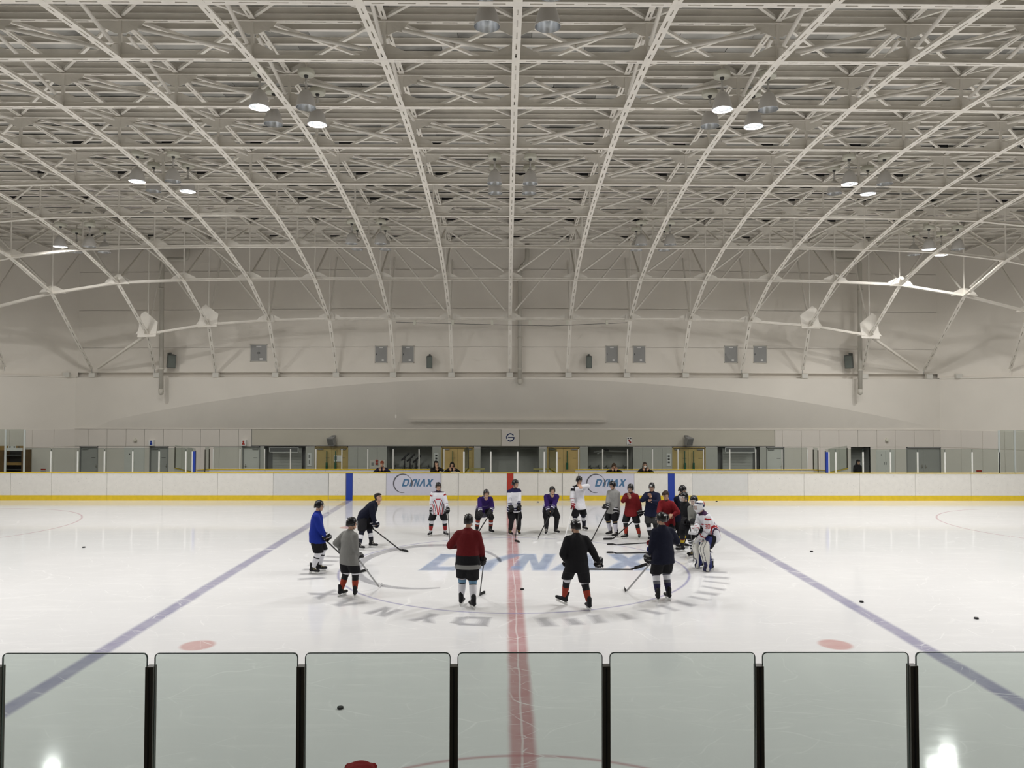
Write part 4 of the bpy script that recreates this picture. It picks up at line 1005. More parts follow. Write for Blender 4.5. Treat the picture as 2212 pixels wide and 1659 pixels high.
BLK = (0.008, 0.008, 0.010); NVY = (0.005, 0.0065, 0.019); WHT = (0.72, 0.72, 0.76); GRYJ = (0.20, 0.20, 0.19); REDJ = (0.115, 0.006, 0.008); BLUJ = (0.008, 0.025, 0.25)
PUR = (0.030, 0.012, 0.11); ORG = (0.30, 0.035, 0.015); SKN = (0.52, 0.32, 0.22); HAIR = (0.012, 0.010, 0.009)
def fist(mb, P, fdir, axis, r=1.0, openh=False):
    """palm + four curled fingers + thumb closed round an axis through P"""
    P = V(P); ax = V(axis).normalized(); fd = V(fdir)-ax*V(fdir).dot(ax)
    if fd.length < 1e-3: fd, _ = perp(ax)
    fd.normalize(); nr = ax.cross(fd)
    mb.capsule(P-fd*0.065*r-ax*0.03*r+nr*0.02*r, P-fd*0.02*r-ax*0.03*r+nr*0.035*r, 0.032*r); mb.capsule(P-fd*0.065*r+ax*0.025*r+nr*0.02*r, P-fd*0.02*r+ax*0.03*r+nr*0.035*r, 0.032*r)
    for k, ln in enumerate((0.9, 1.0, 0.95, 0.8)):
        o_ = ax*((k-1.5)*0.030*r); c = P+o_
        k0 = c+nr*0.036*r; k1 = c+(fd*0.034*ln+nr*0.022)*r; k2 = c+(fd*0.032*ln-nr*0.022)*r; k3 = c+(fd*0.002-nr*0.036)*r
        if openh: k1 = c+(fd*0.04*ln+nr*0.04)*r; k2 = c+(fd*0.075*ln+nr*0.03)*r; k3 = c+(fd*0.10*ln+nr*0.008)*r
        for a, b_ in ((k0, k1), (k1, k2), (k2, k3)): mb.capsule(a, b_, 0.0125*r, 0.0115*r, 7)
    t0 = P-fd*0.045*r-ax*0.045*r; t1 = P-fd*0.005*r-ax*0.066*r-nr*0.012*r; t2 = P+fd*0.02*r-ax*0.045*r-nr*0.034*r
    for a, b_ in ((t0, t1), (t1, t2)): mb.capsule(a, b_, 0.0145*r, 0.012*r, 7)
def head_mesh(mb, H, fw, up, rt):
    def P(x, y, z): return H+rt*x+fw*y+up*z
    rings = [(-0.118,0.028,0.030,0.055),(-0.105,0.048,0.055,0.045),(-0.075,0.060,0.080,0.025),(-0.035,0.068,0.092,0.008),(0.01,0.073,0.098,0.0),(0.05,0.074,0.100,-0.005),(0.085,0.064,0.088,-0.008),(0.108,0.042,0.058,-0.008),(0.118,0.014,0.02,-0.008)]
    mb.loft([(P(0, oy, z), rt*a, fw*b_) for z, a, b_, oy in rings], seg=16)
    mb.capsule(P(0,0.094,0.018), P(0,0.116,-0.022), 0.010, 0.015, 8)      # nose
    mb.capsule(P(-0.02,0.094,-0.062), P(0.02,0.094,-0.062), 0.009, 0.009, 8)  # lips
    mb.capsule(P(-0.05,0.080,0.033), P(0.05,0.080,0.033), 0.014, 0.014, 8)  # brow
    for s in (-1, 1): mb.capsule(P(s*0.076,-0.005,0.02), P(s*0.074,-0.008,-0.025), 0.014, 0.010, 8, flat=0.5)   # ears
    mb.capsule(P(0,-0.02,-0.17), P(0,-0.01,-0.08), 0.055, 0.052, 12)
def head_col(H, fw, up, rt, skin, hairc, beard=None):
    H = np.array(H); F, U, R = np.array(fw), np.array(up), np.array(rt)
    def fn(co):
        d = co-H; x, y, z = d@R, d@F, d@U; c = np.tile(np.array(skin, dtype=np.float32), (len(co), 1)); near = (np.linalg.norm(d, axis=1) < 0.2)
        eyes = near & (np.abs(np.abs(x)-0.033) < 0.014) & (np.abs(z-0.010) < 0.009) & (y > 0.05); c[eyes] = (0.03, 0.02, 0.02)
        br = near & (np.abs(np.abs(x)-0.034) < 0.02) & (np.abs(z-0.034) < 0.006) & (y > 0.05); c[br] = (0.06, 0.04, 0.03)
        mo = near & (np.abs(x) < 0.024) & (np.abs(z+0.062) < 0.007) & (y > 0.05); c[mo] = (0.30, 0.12, 0.10)
        return c
    return fn
def helmet(root, H, fw, up, rt, col, visor=True, cage=False, strap=True, scale=1.0, mark=None):
    H = V(H); h = empty_part('helmet', root)
    def P(x, y, z): return H+rt*x*scale+fw*y*scale+up*z*scale
    ne, na = 9, 28; mb = MB(); inner = []
    rimz = lambda a: 0.045 if math.cos(a) > 0.45 else (-0.045 if abs(math.cos(a)) <= 0.45 and abs(math.sin(a)) > 0.5 else -0.065)
    def surf(a, t, off=0.0):
        zt = 0.150; zr = rimz(a); z = zt+(zr-zt)*t; ph = min(1.0, (zt-z)/0.15); s = math.sqrt(max(0.0, 1-(1-ph)**2.3)) if ph < 1 else 1.0
        rx, ry = (0.098+off)*s, (0.122+off)*s; 
        ridge = 1.0+0.035*math.cos(a*2)*(t < 0.6)
        return P(rx*math.sin(a)*ridge, ry*math.cos(a)-0.006, z+0.005)
    grid = [[surf(2*PI*k/na, t/ne) for k in range(na)] for t in range(1, ne+1)]
    gin = [[surf(2*PI*k/na, t/ne, -0.008) for k in range(na)] for t in range(1, ne+1)]
    n0 = len(mb.v); mb.v.append(tuple(P(0,-0.006,0.155)))
    for row in grid: mb.v += [tuple(p) for p in row]
    for k in range(na): mb.f.append((n0, n0+1+k, n0+1+(k+1) % na)); mb.m.append(0)
    for t in range(ne-1):
        for k in range(na): a = n0+1+t*na; mb.f.append((a+k, a+na+k, a+na+(k+1) % na, a+(k+1) % na)); mb.m.append(0)
    n1 = len(mb.v); 
    for row in gin[-3:]: mb.v += [tuple(p) for p in row]
    for t in range(2):
        for k in range(na): a = n1+t*na; mb.f.append((a+k, a+(k+1) % na, a+na+(k+1) % na, a+na+k)); mb.m.append(1)
    a = n0+1+(ne-1)*na; b_ = n1+2*na
    for k in range(na): mb.f.append((a+k, b_+k, b_+(k+1) % na, a+(k+1) % na)); mb.m.append(1)
    sh = mat('helmet_%s' % '_'.join('%.3f' % c for c in col), col, 0.18, spec=0.6)
    o = mb.build('shell', [sh, BLACK], h, True)
    # top ridge pads and vents
    vb = MB()
    for s in (-1, 1):
        for yv in (0.06, -0.02, -0.08): vb.capsule(P(s*0.045, yv+0.015, 0.143-abs(yv)*0.35), P(s*0.05, yv-0.015, 0.141-abs(yv)*0.35), 0.007, 0.007, 6)
    vb.build('vent', mat('vent_dark2', (0.05, 0.05, 0.05), 0.5), h)
    if mark: MB().capsule(P(0.03*mark[0], 0.11*mark[1], 0.085), P(-0.03*mark[0], 0.11*mark[1], 0.085), 0.013, 0.013, 8).build('sticker', WHITE, h)
    if strap: MB().tube([P(-0.082,0.0,-0.03), P(-0.07,0.04,-0.10), P(0,0.07,-0.132), P(0.07,0.04,-0.10), P(0.082,0.0,-0.03)], 0.005, 6).build('chin_strap', BLACK, h)
    if visor:
        mb = MB(); na2 = 14
        for zz, oo in ((0.05, 0.004), (-0.01, 0.016), (-0.055, 0.012)):
            for k in range(na2+1):
                aa = -1.25+2.5*k/na2; mb.v.append(tuple(P((0.100+oo)*math.sin(aa), (0.125+oo)*math.cos(aa), zz+0.02*abs(math.sin(aa)))))
        for t in range(2):
            for k in range(na2): q = t*(na2+1)+k; mb.f.append((q, q+1, q+na2+2, q+na2+1)); mb.m.append(0)
        mb.build('visor', VISOR, h, True, fix=False)
    if cage:
        cb = MB()
        for z in (0.04, 0.012, -0.016, -0.044, -0.072, -0.10):
            rr = 0.13 if z > -0.08 else 0.10
            cb.tube([P(rr*0.86*math.sin(aa), rr*1.12*math.cos(aa), z) for aa in [-1.3+2.6*k/10 for k in range(11)]], 0.0035, 5)
        for aa in (-1.0, -0.6, -0.2, 0.2, 0.6, 1.0): cb.tube([P(0.13*0.86*math.sin(aa), 0.13*1.12*math.cos(aa), 0.045), P(0.13*0.86*math.sin(aa), 0.13*1.12*math.cos(aa), -0.075), P(0.1*0.86*math.sin(aa), 0.1*1.12*math.cos(aa), -0.105)], 0.0035, 5)
        cb.build('cage', CHROME, h)
    return h
def empty_part(name, parent):
    o = bpy.data.objects.new(name, None); COL.objects.link(o); o.parent = parent; o.empty_display_size = 0.05; return o
def skate(root, A, yaw, knee, pitch=0.0, lace=(0.6,0.6,0.6), boot=BLK, s=1.0, blade=True):
    """boot round the ankle joint A; pitch>0 raises the toe"""
    A = V(A); f = V((math.sin(yaw)*math.cos(pitch), math.cos(yaw)*math.cos(pitch), math.sin(pitch))); r_ = V((math.cos(yaw), -math.sin(yaw), 0)); u = r_.cross(f)
    def P(x, y, z): return A+r_*x*s+f*y*s+u*z*s
    mb = MB()
    mb.capsule(P(0,-0.055,-0.045), P(0,0.06,-0.05), 0.045*s, 0.044*s, 10); mb.capsule(P(0,0.06,-0.052), P(0,0.165,-0.06), 0.044*s, 0.036*s, 10)
    mb.capsule(P(0,-0.035,-0.04), P(0,-0.03,0.09), 0.047*s, 0.052*s, 10); mb.capsule(P(0,0.02,-0.02), P(0,-0.005,0.09), 0.045*s, 0.048*s, 10)
    mb.capsule(P(0,-0.075,0.09), P(0,-0.08,0.13), 0.018*s, 0.016*s, 8)
    An, fn_, un = np.array(A), np.array(f), np.array(u)
    def cf(co):
        c = np.tile(np.array(boot, dtype=np.float32), (len(co), 1)); y = (co-An)@fn_; z = (co-An)@un
        k = (y > 0.03*s) & (y < 0.12*s) & (z > -0.03*s) & (np.sin(y*300) > 0.2); c[k] = lace; c[z < -0.088*s] = (0.03,0.03,0.03); return c
    o = job('skate', mb, 0.013, 4, cf, LEATH, root)
    if blade:
        hb = MB()
        for y0, y1 in ((-0.085,-0.035), (0.075,0.135)):
            hb.add([P(x,y,z) for x, y, z in ((-0.022,y0-0.015,-0.088),(0.022,y0-0.015,-0.088),(0.022,y1+0.015,-0.088),(-0.022,y1+0.015,-0.088),(-0.006,y0,-0.132),(0.006,y0,-0.132),(0.006,y1,-0.132),(-0.006,y1,-0.132))], [(0,3,2,1),(4,5,6,7),(0,1,5,4),(1,2,6,5),(2,3,7,6),(3,0,4,7)])
        hb.prism([(-0.11,-0.128),(0.16,-0.128),(0.165,-0.118),(-0.115,-0.118)], lambda a, b_, d: P(d, a, b_), -0.006, 0.006)
        h = hb.build('blade_holder', WHITE, o)
        MB().prism([(-0.115,-0.128),(0.165,-0.128),(0.155,-0.147),(0.13,-0.150),(-0.09,-0.150),(-0.108,-0.147)], lambda a, b_, d: P(d, a, b_), -0.0018, 0.0018).build('blade', CHROME, o)
    return o
def stripes(bands, base):
    def f(t): 
        c = np.tile(np.array(base, dtype=np.float32), (len(t), 1))
        for a, b_, col in bands: c[(t >= a) & (t < b_)] = col
        return c
    return f
STICKM = mat('stick_shaft_dark', (0.02, 0.02, 0.022), 0.35); STICKW = mat('stick_white', (0.75, 0.75, 0.75), 0.4); TAPE = mat('stick_tape', (0.012, 0.012, 0.012), 0.9); SILV = mat('stick_silver', (0.30, 0.30, 0.30), 0.35)
def stick(label, top, heel, toe_dir, shaft=STICKM, blade=TAPE, lie_up=(0,0,1), blade_h=0.065, blade_l=0.28, group='hockey sticks'):
    top = V(top); heel = V(heel); td = V(toe_dir).normalized(); s = empty('hockey_stick', heel); tag(s, label, 'hockey stick', group)
    T = top-heel; d = T.normalized(); up = V(lie_up).normalized()
    MB().bar(d*0.05, T, 0.021, 0.03).build('shaft', shaft, s)
    MB().bar(T-d*0.14, T+d*0.01, 0.025, 0.034).build('grip_tape', TAPE if shaft is not STICKW else STICKW, s)
    mb = MB(); n = 6; side = td.cross(up).normalized(); rows = []
    for k in range(n+1):
        t = k/n; c = td*(blade_l*t)+side*(0.035*t*t); hh = blade_h*(1.0 if k < n else 0.8); rows.append((c-up*0.0, c+up*hh))
    vs = []
    for lo, hi in rows: vs += [lo+side*0.004, hi+side*0.004, hi-side*0.004, lo-side*0.004]
    fs = []
    for k in range(n):
        a = 4*k; fs += [(a, a+1, a+5, a+4), (a+1, a+2, a+6, a+5), (a+2, a+3, a+7, a+6), (a+3, a, a+4, a+7)]
    fs += [(0,3,2,1), (4*n, 4*n+1, 4*n+2, 4*n+3)]
    mb.add(vs, fs); mb.bar(up*0.03, d*0.10, 0.02, 0.03)
    mb.build('blade', blade, s); return s

def player(label, px, py, heading, s=1.0, lean=8, crouch=0.0, feet=((-0.14,0.0),(0.14,0.0)), foot_yaw=(-0.25,0.25), hands=None, poles=((-0.7,-0.6,-0.4),(0.7,-0.6,-0.4)),
           jersey=BLUJ, jfn=None, shorts=BLK, sock=((), WHT), head=(0,0), helmet_col=BLK, helm=True, visor=True, cage=False, gloves=('g','g'), glove_col=BLK, glove_cuff=None, hair=None, axes=None,
           twist=0.0, lift=(0,0), toe=(0,0), stick_def=None, goalie=False, street=False, at=None, skin=SKN, mark=None, hood=None, grp='hockey players on the ice', cat='person', z0=0.0, mask=False, longhair=False, side=0.0, sockr=1.0, lace=(0.35,0.33,0.30), vox=0.0175):
    g = at if at is not None else G(px, py); root = empty('person', (g[0], g[1], z0), math.radians(heading-90)); tag(root, label, cat, grp)
    up = V((0,0,1)); LN = math.radians(lean)
    pz = (0.97-crouch)*s; hipback = -0.62*math.sin(LN)*0.42*s
    Pv = V((0, hipback+0.0, pz)); spine = V((math.sin(side), math.sin(LN), math.cos(LN))).normalized()
    tw = math.radians(twist); rt = V((math.cos(tw), math.sin(tw), 0)); fwT = up.cross(rt)
    rt = (rt-spine*rt.dot(spine)).normalized(); fwT = spine.cross(rt)   # forward normal of the chest
    S = Pv+spine*0.50*s; N = S+spine*0.075*s+fwT*0.01*s
    hy, hp = math.radians(head[0]), math.radians(head[1])
    hr = V((math.cos(hy+tw), math.sin(hy+tw), 0)); hf0 = up.cross(hr); hf = hf0*math.cos(hp)+up*math.sin(hp); hu = hr.cross(hf)
    Hc = N+spine*0.045*s+V((0,0,0.105*s))+hf*0.025*s
    # legs
    legs = []
    for k, sg in ((0, -1), (1, 1)):
        hip = Pv+V((sg*0.10*s, 0, -0.02*s)); an = V((feet[k][0]*s, feet[k][1]*s, (0.15 if not street else 0.08)*s+lift[k]))
        kn, an2 = ik(hip, an, 0.42*s, 0.42*s, V((sg*0.15+0.6*math.sin(foot_yaw[k]), 1, 0))); legs.append((hip, kn, an))
    # arms
    if hands is None: hands = ((-0.24,0.12,0.80), (0.24,0.12,0.80))
    arms = []
    for k, sg in ((0, -1), (1, 1)):
        sh = S+rt*sg*0.178*s-spine*0.045*s; hd = V(hands[k])*s
        el, hd = ik(sh, hd, 0.30*s, 0.30*s, V(poles[k])); arms.append((sh, el, hd))
    axs = axes or [None, None]
    # --- body, one continuous surface
    mb = MB(); head_mesh(mb, Hc, hf, hu, hr)
    mb.capsule(N-spine*0.02, Hc-hu*0.09-hf*0.01, 0.055*s, 0.052*s, 12)
    mb.loft([(Pv+spine*t*s, rt*a*s, fwT*b_*s) for t, a, b_ in ((-0.1,0.10,0.08),(0.0,0.14,0.10),(0.2,0.13,0.09),(0.38,0.15,0.10),(0.5,0.14,0.08),(0.55,0.07,0.06))], seg=14)
    for (hip, kn, an) in legs: mb.capsule(hip, kn, 0.075*s, 0.05*s); mb.capsule(kn, an, 0.05*s, 0.033*s)
    for k, (sh, el, hd) in enumerate(arms):
        fd = (hd-el).normalized(); wr = hd-fd*0.075*s
        mb.capsule(sh, el, 0.048*s, 0.038*s); mb.capsule(el, wr, 0.038*s, 0.027*s)
        ax = V(axs[k]) if axs[k] is not None else rt
        if gloves[k] is None: fist(mb, hd, fd, ax, 1.08*s, openh=True)
        else: mb.capsule(wr, hd, 0.027*s, 0.03*s)
    job('body', mb, 0.0115, 2, head_col(Hc, hf, hu, hr, skin, HAIR), SKIN, root)
    # --- jersey
    mb = MB()
    for (a_, b_, c_) in ((0,0,0),): pass
    tor = [(-0.20,0.262,0.208),(-0.17,0.264,0.208),(-0.06,0.248,0.190),(0.03,0.235,0.175),(0.18,0.215,0.155),(0.34,0.222,0.155),(0.43,0.20,0.145),(0.49,0.165,0.125),(0.535,0.115,0.10),(0.57,0.08,0.08),(0.60,0.068,0.07)]
    if street: tor = [(t, a*0.92, b_*0.95) for t, a, b_ in tor]
    tor = [(t, a*(1+0.02*math.sin(t*23)), b_) for t, a, b_ in tor]
    hipd = V((0,0,1)).lerp(spine, 0.5).normalized()
    mb.loft([(Pv+(spine if t > 0 else hipd)*t*s+fwT*(0.05 if t < -0.1 else (0.025 if t < 0 else 0.0))*s, rt*a*s, fwT*b_*s) for t, a, b_ in tor], seg=18)
    segs = [(Pv-hipd*0.15*s, Pv+spine*0.58*s, 0.20*s)]
    for k, (sh, el, hd) in enumerate(arms):
        fd = (hd-el).normalized(); wr = hd-fd*(0.10 if gloves[k] is not None else 0.085)*s; rr = 1.0 if not street else 0.92
        mb.capsule(sh+spine*0.005, el, 0.092*s*rr, 0.082*s*rr, 12); mb.capsule(el, wr, 0.080*s*rr, 0.066*s*rr, 12)
        mb.capsule(sh+rt*(-0.08 if k else 0.08)*s+spine*0.035*s, sh+spine*0.0, 0.075*s*rr, 0.092*s*rr, 12)
        segs += [(sh, el, 0.085*s), (el, wr, 0.075*s)]
    sn = [(np.array(a), np.array(b_), r_) for a, b_, r_ in segs]
    frame = dict(P=np.array(Pv), sp=np.array(spine), rt=np.array(rt), fw=np.array(fwT), s=s)
    def jcol(co, sn=sn, frame=frame):
        idx, t = seg_info(co, sn)
        if jfn is None: return np.tile(np.array(jersey, dtype=np.float32), (len(co), 1))
        return jfn(co, idx, t, frame)
    jo = job('jersey' if not street else 'jacket', mb, vox, 3, jcol, CLOTH, root)
    MB().tube([N+hr*0.07*s*math.cos(a)+(fwT*0.065*math.sin(a))*s-spine*0.012*s for a in [2*PI*k/14 for k in range(15)]], 0.014*s, 7).build('collar', mat('collar_black', (0.012,0.012,0.014), 0.8), root, True)
    # --- shorts and legs
    mb = MB(); mb.loft([(Pv+V((0,0.0,z))*s, V((a*s,0,0)), V((0,b_*s,0))) for z, a, b_ in ((-0.10,0.19,0.15),(0.0,0.20,0.155),(0.08,0.19,0.145))], seg=14)
    for (hip, kn, an) in legs:
        d = kn-hip
        if street: mb.capsule(hip, kn, 0.095*s, 0.07*s); mb.capsule(kn, an, 0.07*s, 0.055*s)
        else: mb.loft([(hip+d*t, V((a*s,0,0)), V((0,b_*s,0))) for t, a, b_ in ((-0.05,0.112,0.13),(0.15,0.125,0.145),(0.5,0.133,0.15),(0.95,0.125,0.135),(1.03,0.12,0.128))], seg=14)
    sn2 = [(np.array(h_), np.array(k_), 0.12) for h_, k_, _ in legs]
    def scol(co):
        c = np.tile(np.array(shorts, dtype=np.float32), (len(co), 1)); return c
    job('hockey_pants' if not street else 'trousers', mb, 0.0175, 3, scol, CLOTH, root)
    for k, (hip, kn, an) in enumerate(legs):
        d = an-kn; dn = d.normalized(); a_, b_ = perp(d, (0,1,0))
        if street:
            mb = MB(); mb.capsule(an+V((0,-0.03,-0.03))*s, an+V((0,0.15,-0.04))*s, 0.045*s, 0.04*s); job('shoe', mb, 0.015, 3, solid((0.02,0.02,0.02)), LEATH, root); continue
        seg_ = 14; rows = [(-0.14,0.090),(-0.06,0.094),(0.03,0.092),(0.14,0.080),(0.26,0.074),(0.40,0.074),(0.56,0.071),(0.70,0.064),(0.82,0.057),(0.92,0.054)]
        if not goalie:
            mbs = MB(); bands, base = sock; cols = [base]+[c for _, _, c in bands]; mats = []
            for c in cols:
                mats.append(mat('sock_%s' % '_'.join('%.3f' % q for q in c), c, 0.9, bump=0.2, bscale=60))
            tt = [-0.14+1.06*i/48 for i in range(49)]; prev = None
            def rad(t): return lerp_tab(t, [r_[0] for r_ in rows], [r_[1] for r_ in rows])*sockr
            for i, t in enumerate(tt):
                c = kn+d*t+b_*0.0; r_ = rad(t)*s*(1+0.012*math.sin(t*60)); 
                for q in range(seg_):
                    an_ = 2*PI*q/seg_; mbs.v.append(tuple(c+a_*r_*1.05*math.cos(an_)+b_*r_*math.sin(an_)))
            for i in range(48):
                tm = (tt[i]+tt[i+1])/2; mi = 0
                for bi, (t0, t1, _) in enumerate(bands):
                    if t0 <= tm < t1: mi = bi+1
                for q in range(seg_): mbs.f.append((i*seg_+q, i*seg_+(q+1) % seg_, (i+1)*seg_+(q+1) % seg_, (i+1)*seg_+q)); mbs.m.append(mi)
            mbs.f.append(tuple(range(seg_))); mbs.m.append(0)
            mbs.build('sock', mats, root, True)
        else:
            mbs = MB(); mbs.capsule(kn, an, 0.075*s, 0.05*s); job('sock', mbs, 0.0175, 2, solid(BLK), CLOTH, root)
        skate(root, an, foot_yaw[k]*1.0 if True else 0, kn, toe[k], lace=lace, s=s)
    # --- gloves
    for k, (sh, el, hd) in enumerate(arms):
        if gloves[k] != 'g': continue
        fd = (hd-el).normalized(); mb = MB(); ax = V(axs[k]) if axs[k] is not None else rt
        fist(mb, hd, fd, ax, 1.55*s)
        a_, b_ = perp(fd)
        mb.loft([(hd-fd*0.155*s, a_*0.074*s, b_*0.066*s), (hd-fd*0.10*s, a_*0.068*s, b_*0.06*s), (hd-fd*0.05*s, a_*0.056*s, b_*0.05*s), (hd-fd*0.01*s, a_*0.05*s, b_*0.04*s)], seg=12)
        hn, fn_ = np.array(hd), np.array(fd); cuffc = glove_cuff
        def gc(co, hn=hn, fn_=fn_):
            t = (co-hn)@fn_; c = np.tile(np.array(glove_col, dtype=np.float32), (len(co), 1))
            if cuffc is not None:
                m1 = (t < -0.085*s) & (t > -0.115*s); c[m1] = cuffc; m2 = (t > -0.02*s) & (t < 0.01*s) & (np.sin(co[:, 2]*160) > 0.3); c[m2] = cuffc
            return c
        job('glove', mb, 0.011, 2, gc, LEATH, root)
    if helm: helmet(root, Hc, hf, hu, hr, helmet_col, visor, cage, True, 1.0, mark)
    elif hair is not None or not helm:
        hc = hair or HAIR; mb = MB()
        def HP(x, y, z): return Hc+hr*x+hf*y+hu*z
        mb.loft([(HP(0,-0.02,0.135), hr*0.03, hf*0.04), (HP(0,-0.018,0.12), hr*0.062, hf*0.085), (HP(0,-0.018,0.085), hr*0.084, hf*0.108), (HP(0,-0.03,0.045), hr*0.086, hf*0.098), (HP(0,-0.045,0.0), hr*0.082, hf*0.075), (HP(0,-0.055,-0.05), hr*0.07, hf*0.05), (HP(0,-0.06,-0.085), hr*0.05, hf*0.03)], seg=16)
        for q in range(7): mb.capsule(HP(-0.06+0.02*q,0.05,0.10), HP(-0.06+0.02*q,0.088,0.062+0.008*math.sin(q*2)), 0.016, 0.01, 7)
        if longhair:
            for sg in (-1, 1): mb.capsule(HP(sg*0.075,-0.01,0.05), HP(sg*0.095,0.01,-0.17), 0.032, 0.035, 8)
            mb.capsule(HP(0,-0.06,0.0), HP(0,-0.085,-0.19), 0.075, 0.07, 10)
        job('hair' if hood is None else 'hood', mb, 0.012, 3, solid(hc if hood is None else hood), HAIRM if hood is None else CLOTH, root)
    if hood is not None and helm is False and hair is not None:
        pass
    if mask:
        mk = MB()
        for z_, w_ in ((-0.02,0.055),(-0.05,0.06),(-0.085,0.05),(-0.105,0.03)):
            for q in range(9):
                a = -1.1+2.2*q/8; mk.v.append(tuple(Hc+hr*(w_*1.25*math.sin(a))+hf*(0.112*math.cos(a)+0.012)+hu*z_))
        for t in range(3):
            for q in range(8): i = t*9+q; mk.f.append((i, i+1, i+10, i+9)); mk.m.append(0)
        mk.build('face_mask', WHITE, root, True, fix=False)
    if stick_def:
        M = root.matrix_basis; M = Matrix.Translation(root.location) @ Matrix.Rotation(root.rotation_euler.z, 4, 'Z')
        top = M @ (V(stick_def['top'])*s); heel = M @ (V(stick_def['heel'])*s); 
        if 'z' not in stick_def: heel.z = 0.004
        td = M.to_3x3() @ V(stick_def['toe'])
        stick(stick_def['label'], top, heel, td, stick_def.get('shaft', STICKM), stick_def.get('blade', TAPE), stick_def.get('up', (0,0,1)))
    return dict(root=root, arms=arms, jersey=jo, Hc=Hc, hf=hf, hu=hu, hr=hr, legs=legs, P=Pv, spine=spine, rt=rt, fw=fwT, s=s)
def on_line(top, heel, t):  # point on a stick in local metres
    a, b_ = V(top), V(heel); return tuple(a.lerp(b_, t))
def mk(label, px, py, heading, s=1.0, feet_px=None, hand_px=(None, None), st=None, hold=(None, None), **kw):
    g = kw.pop('at', None) or G(px, py); Minv = (Matrix.Translation((g[0], g[1], 0)) @ Matrix.Rotation(math.radians(heading-90), 4, 'Z')).inverted()
    loc = lambda P: (Minv @ V(P))/s
    if feet_px:
        kw['feet'] = tuple((lambda q: (q.x, q.y))(loc(G(*f))) for f in feet_px)
    hands = list(kw.pop('hands', ((-0.24,0.12,0.82), (0.24,0.12,0.82)))); axes = [None, None]
    if st:
        top = W(st[0], st[1], g[1]+st[2]); heel = G(st[3], st[4]); tw_ = G(st[5], st[6])
        tl, hl = loc(top), loc(heel)
        for k in (0, 1):
            if hold[k] is not None: hands[k] = tuple(tl.lerp(hl, hold[k])); axes[k] = tuple((hl-tl).normalized()*(1 if k == 0 else 1))
    for k in (0, 1):
        if hand_px[k]: hands[k] = tuple(loc(W(hand_px[k][0], hand_px[k][1], g[1]+hand_px[k][2])))
    if 'axes' not in kw: kw['axes'] = axes
    d = player(label, px, py, heading, s, hands=tuple(hands), at=(g[0], g[1]), **kw)
    if st:
        heel2 = V((heel.x, heel.y, 0.004)); td = V((tw_.x-heel.x, tw_.y-heel.y, 0))
        stick(st[7], top+(top-heel2).normalized()*0.06, heel2, td, *(st[8:]))
    return d
def sock_wbr(red): return (((0.10,0.42,BLK),(0.42,0.95,red)), WHT)
# jersey colour layouts ------------------------------------------------------------------
def j_plain_chest(base, yoke=None, cuff=None, hem=None):
    def fn(co, idx, t, f):
        c = np.tile(np.array(base, dtype=np.float32), (len(co), 1))
        if yoke is not None: c[(idx == 0) & (t > 0.83)] = yoke; c[np.isin(idx, (1, 3)) & (t < 0.12)] = yoke
        if hem is not None:
            for a, b_, q in hem: c[(idx == 0) & (t > a) & (t < b_)] = q
        if cuff is not None:
            for a, b_, q in cuff: c[np.isin(idx, (2, 4)) & (t > a) & (t < b_)] = q
        return c
    return fn
def j_redwave(co, idx, t, f):
    c = np.tile(np.array(WHT, dtype=np.float32), (len(co), 1)); d = (co-f['P'])/f['s']; x = d@f['rt']; y = d@f['fw']; R_ = (0.35, 0.015, 0.02); D = (0.05, 0.02, 0.06)
    for k, (x0, w_, col) in enumerate(((0.02, 0.016, R_), (0.09, 0.012, D), (0.15, 0.015, R_), (0.19, 0.010, D))):
        cur = x0*0.9+0.22*t*t+0.05*t; c[(idx == 0) & (t < 0.60-0.05*k) & (np.abs(np.abs(x)-cur) < w_)] = col
    c[np.isin(idx, (1, 3)) & (np.abs(x) > 0.0) & (np.sin(t*4.2+1.0) > 0.93)] = R_
    c[np.isin(idx, (2, 4)) & (t > 0.12) & (t < 0.22)] = R_; c[np.isin(idx, (2, 4)) & (t > 0.30) & (t < 0.36)] = D
    c[(idx == 0) & (t > 0.93)] = D
    c[(idx == 0) & (y > 0.05) & (np.abs(x) < 0.085) & (t > 0.60) & (t < 0.66)] = (0.42, 0.03, 0.06)
    c[(idx == 0) & (y < 0.0) & (np.abs(t-0.30-0.12*np.abs(x)/0.2) < 0.02)] = R_
    return c
J17 = j_plain_chest(WHT, yoke=(0.012,0.012,0.06), cuff=((0.35,0.5,(0.012,0.012,0.06)),(0.62,0.95,(0.012,0.012,0.06))), hem=((0.0,0.05,(0.012,0.012,0.06)),(0.09,0.15,(0.012,0.012,0.06))))
def j_purple(co, idx, t, f):
    c = np.tile(np.array(PUR, dtype=np.float32), (len(co), 1)); d = (co-f['P'])/f['s']; x = d@f['rt']; y = d@f['fw']
    c[(idx == 0) & (np.abs(np.abs(x)-0.20) < 0.03) & (t < 0.75) & (y < 0.06)] = WHT
    c[(idx == 0) & (t < 0.12)] = (0.15,0.15,0.2); c[np.isin(idx, (2, 4)) & (t > 0.25) & (t < 0.42)] = (0.2,0.2,0.26); c[np.isin(idx, (2, 4)) & (t > 0.55) & (t < 0.72)] = WHT
    c[(idx == 0) & (t > 1.0)] = (0.3,0.3,0.35); c[(idx == 0) & (y > 0.08) & (np.abs(x) < 0.10) & (np.abs(t-0.52) < 0.035)] = (0.12,0.10,0.2)
    return c
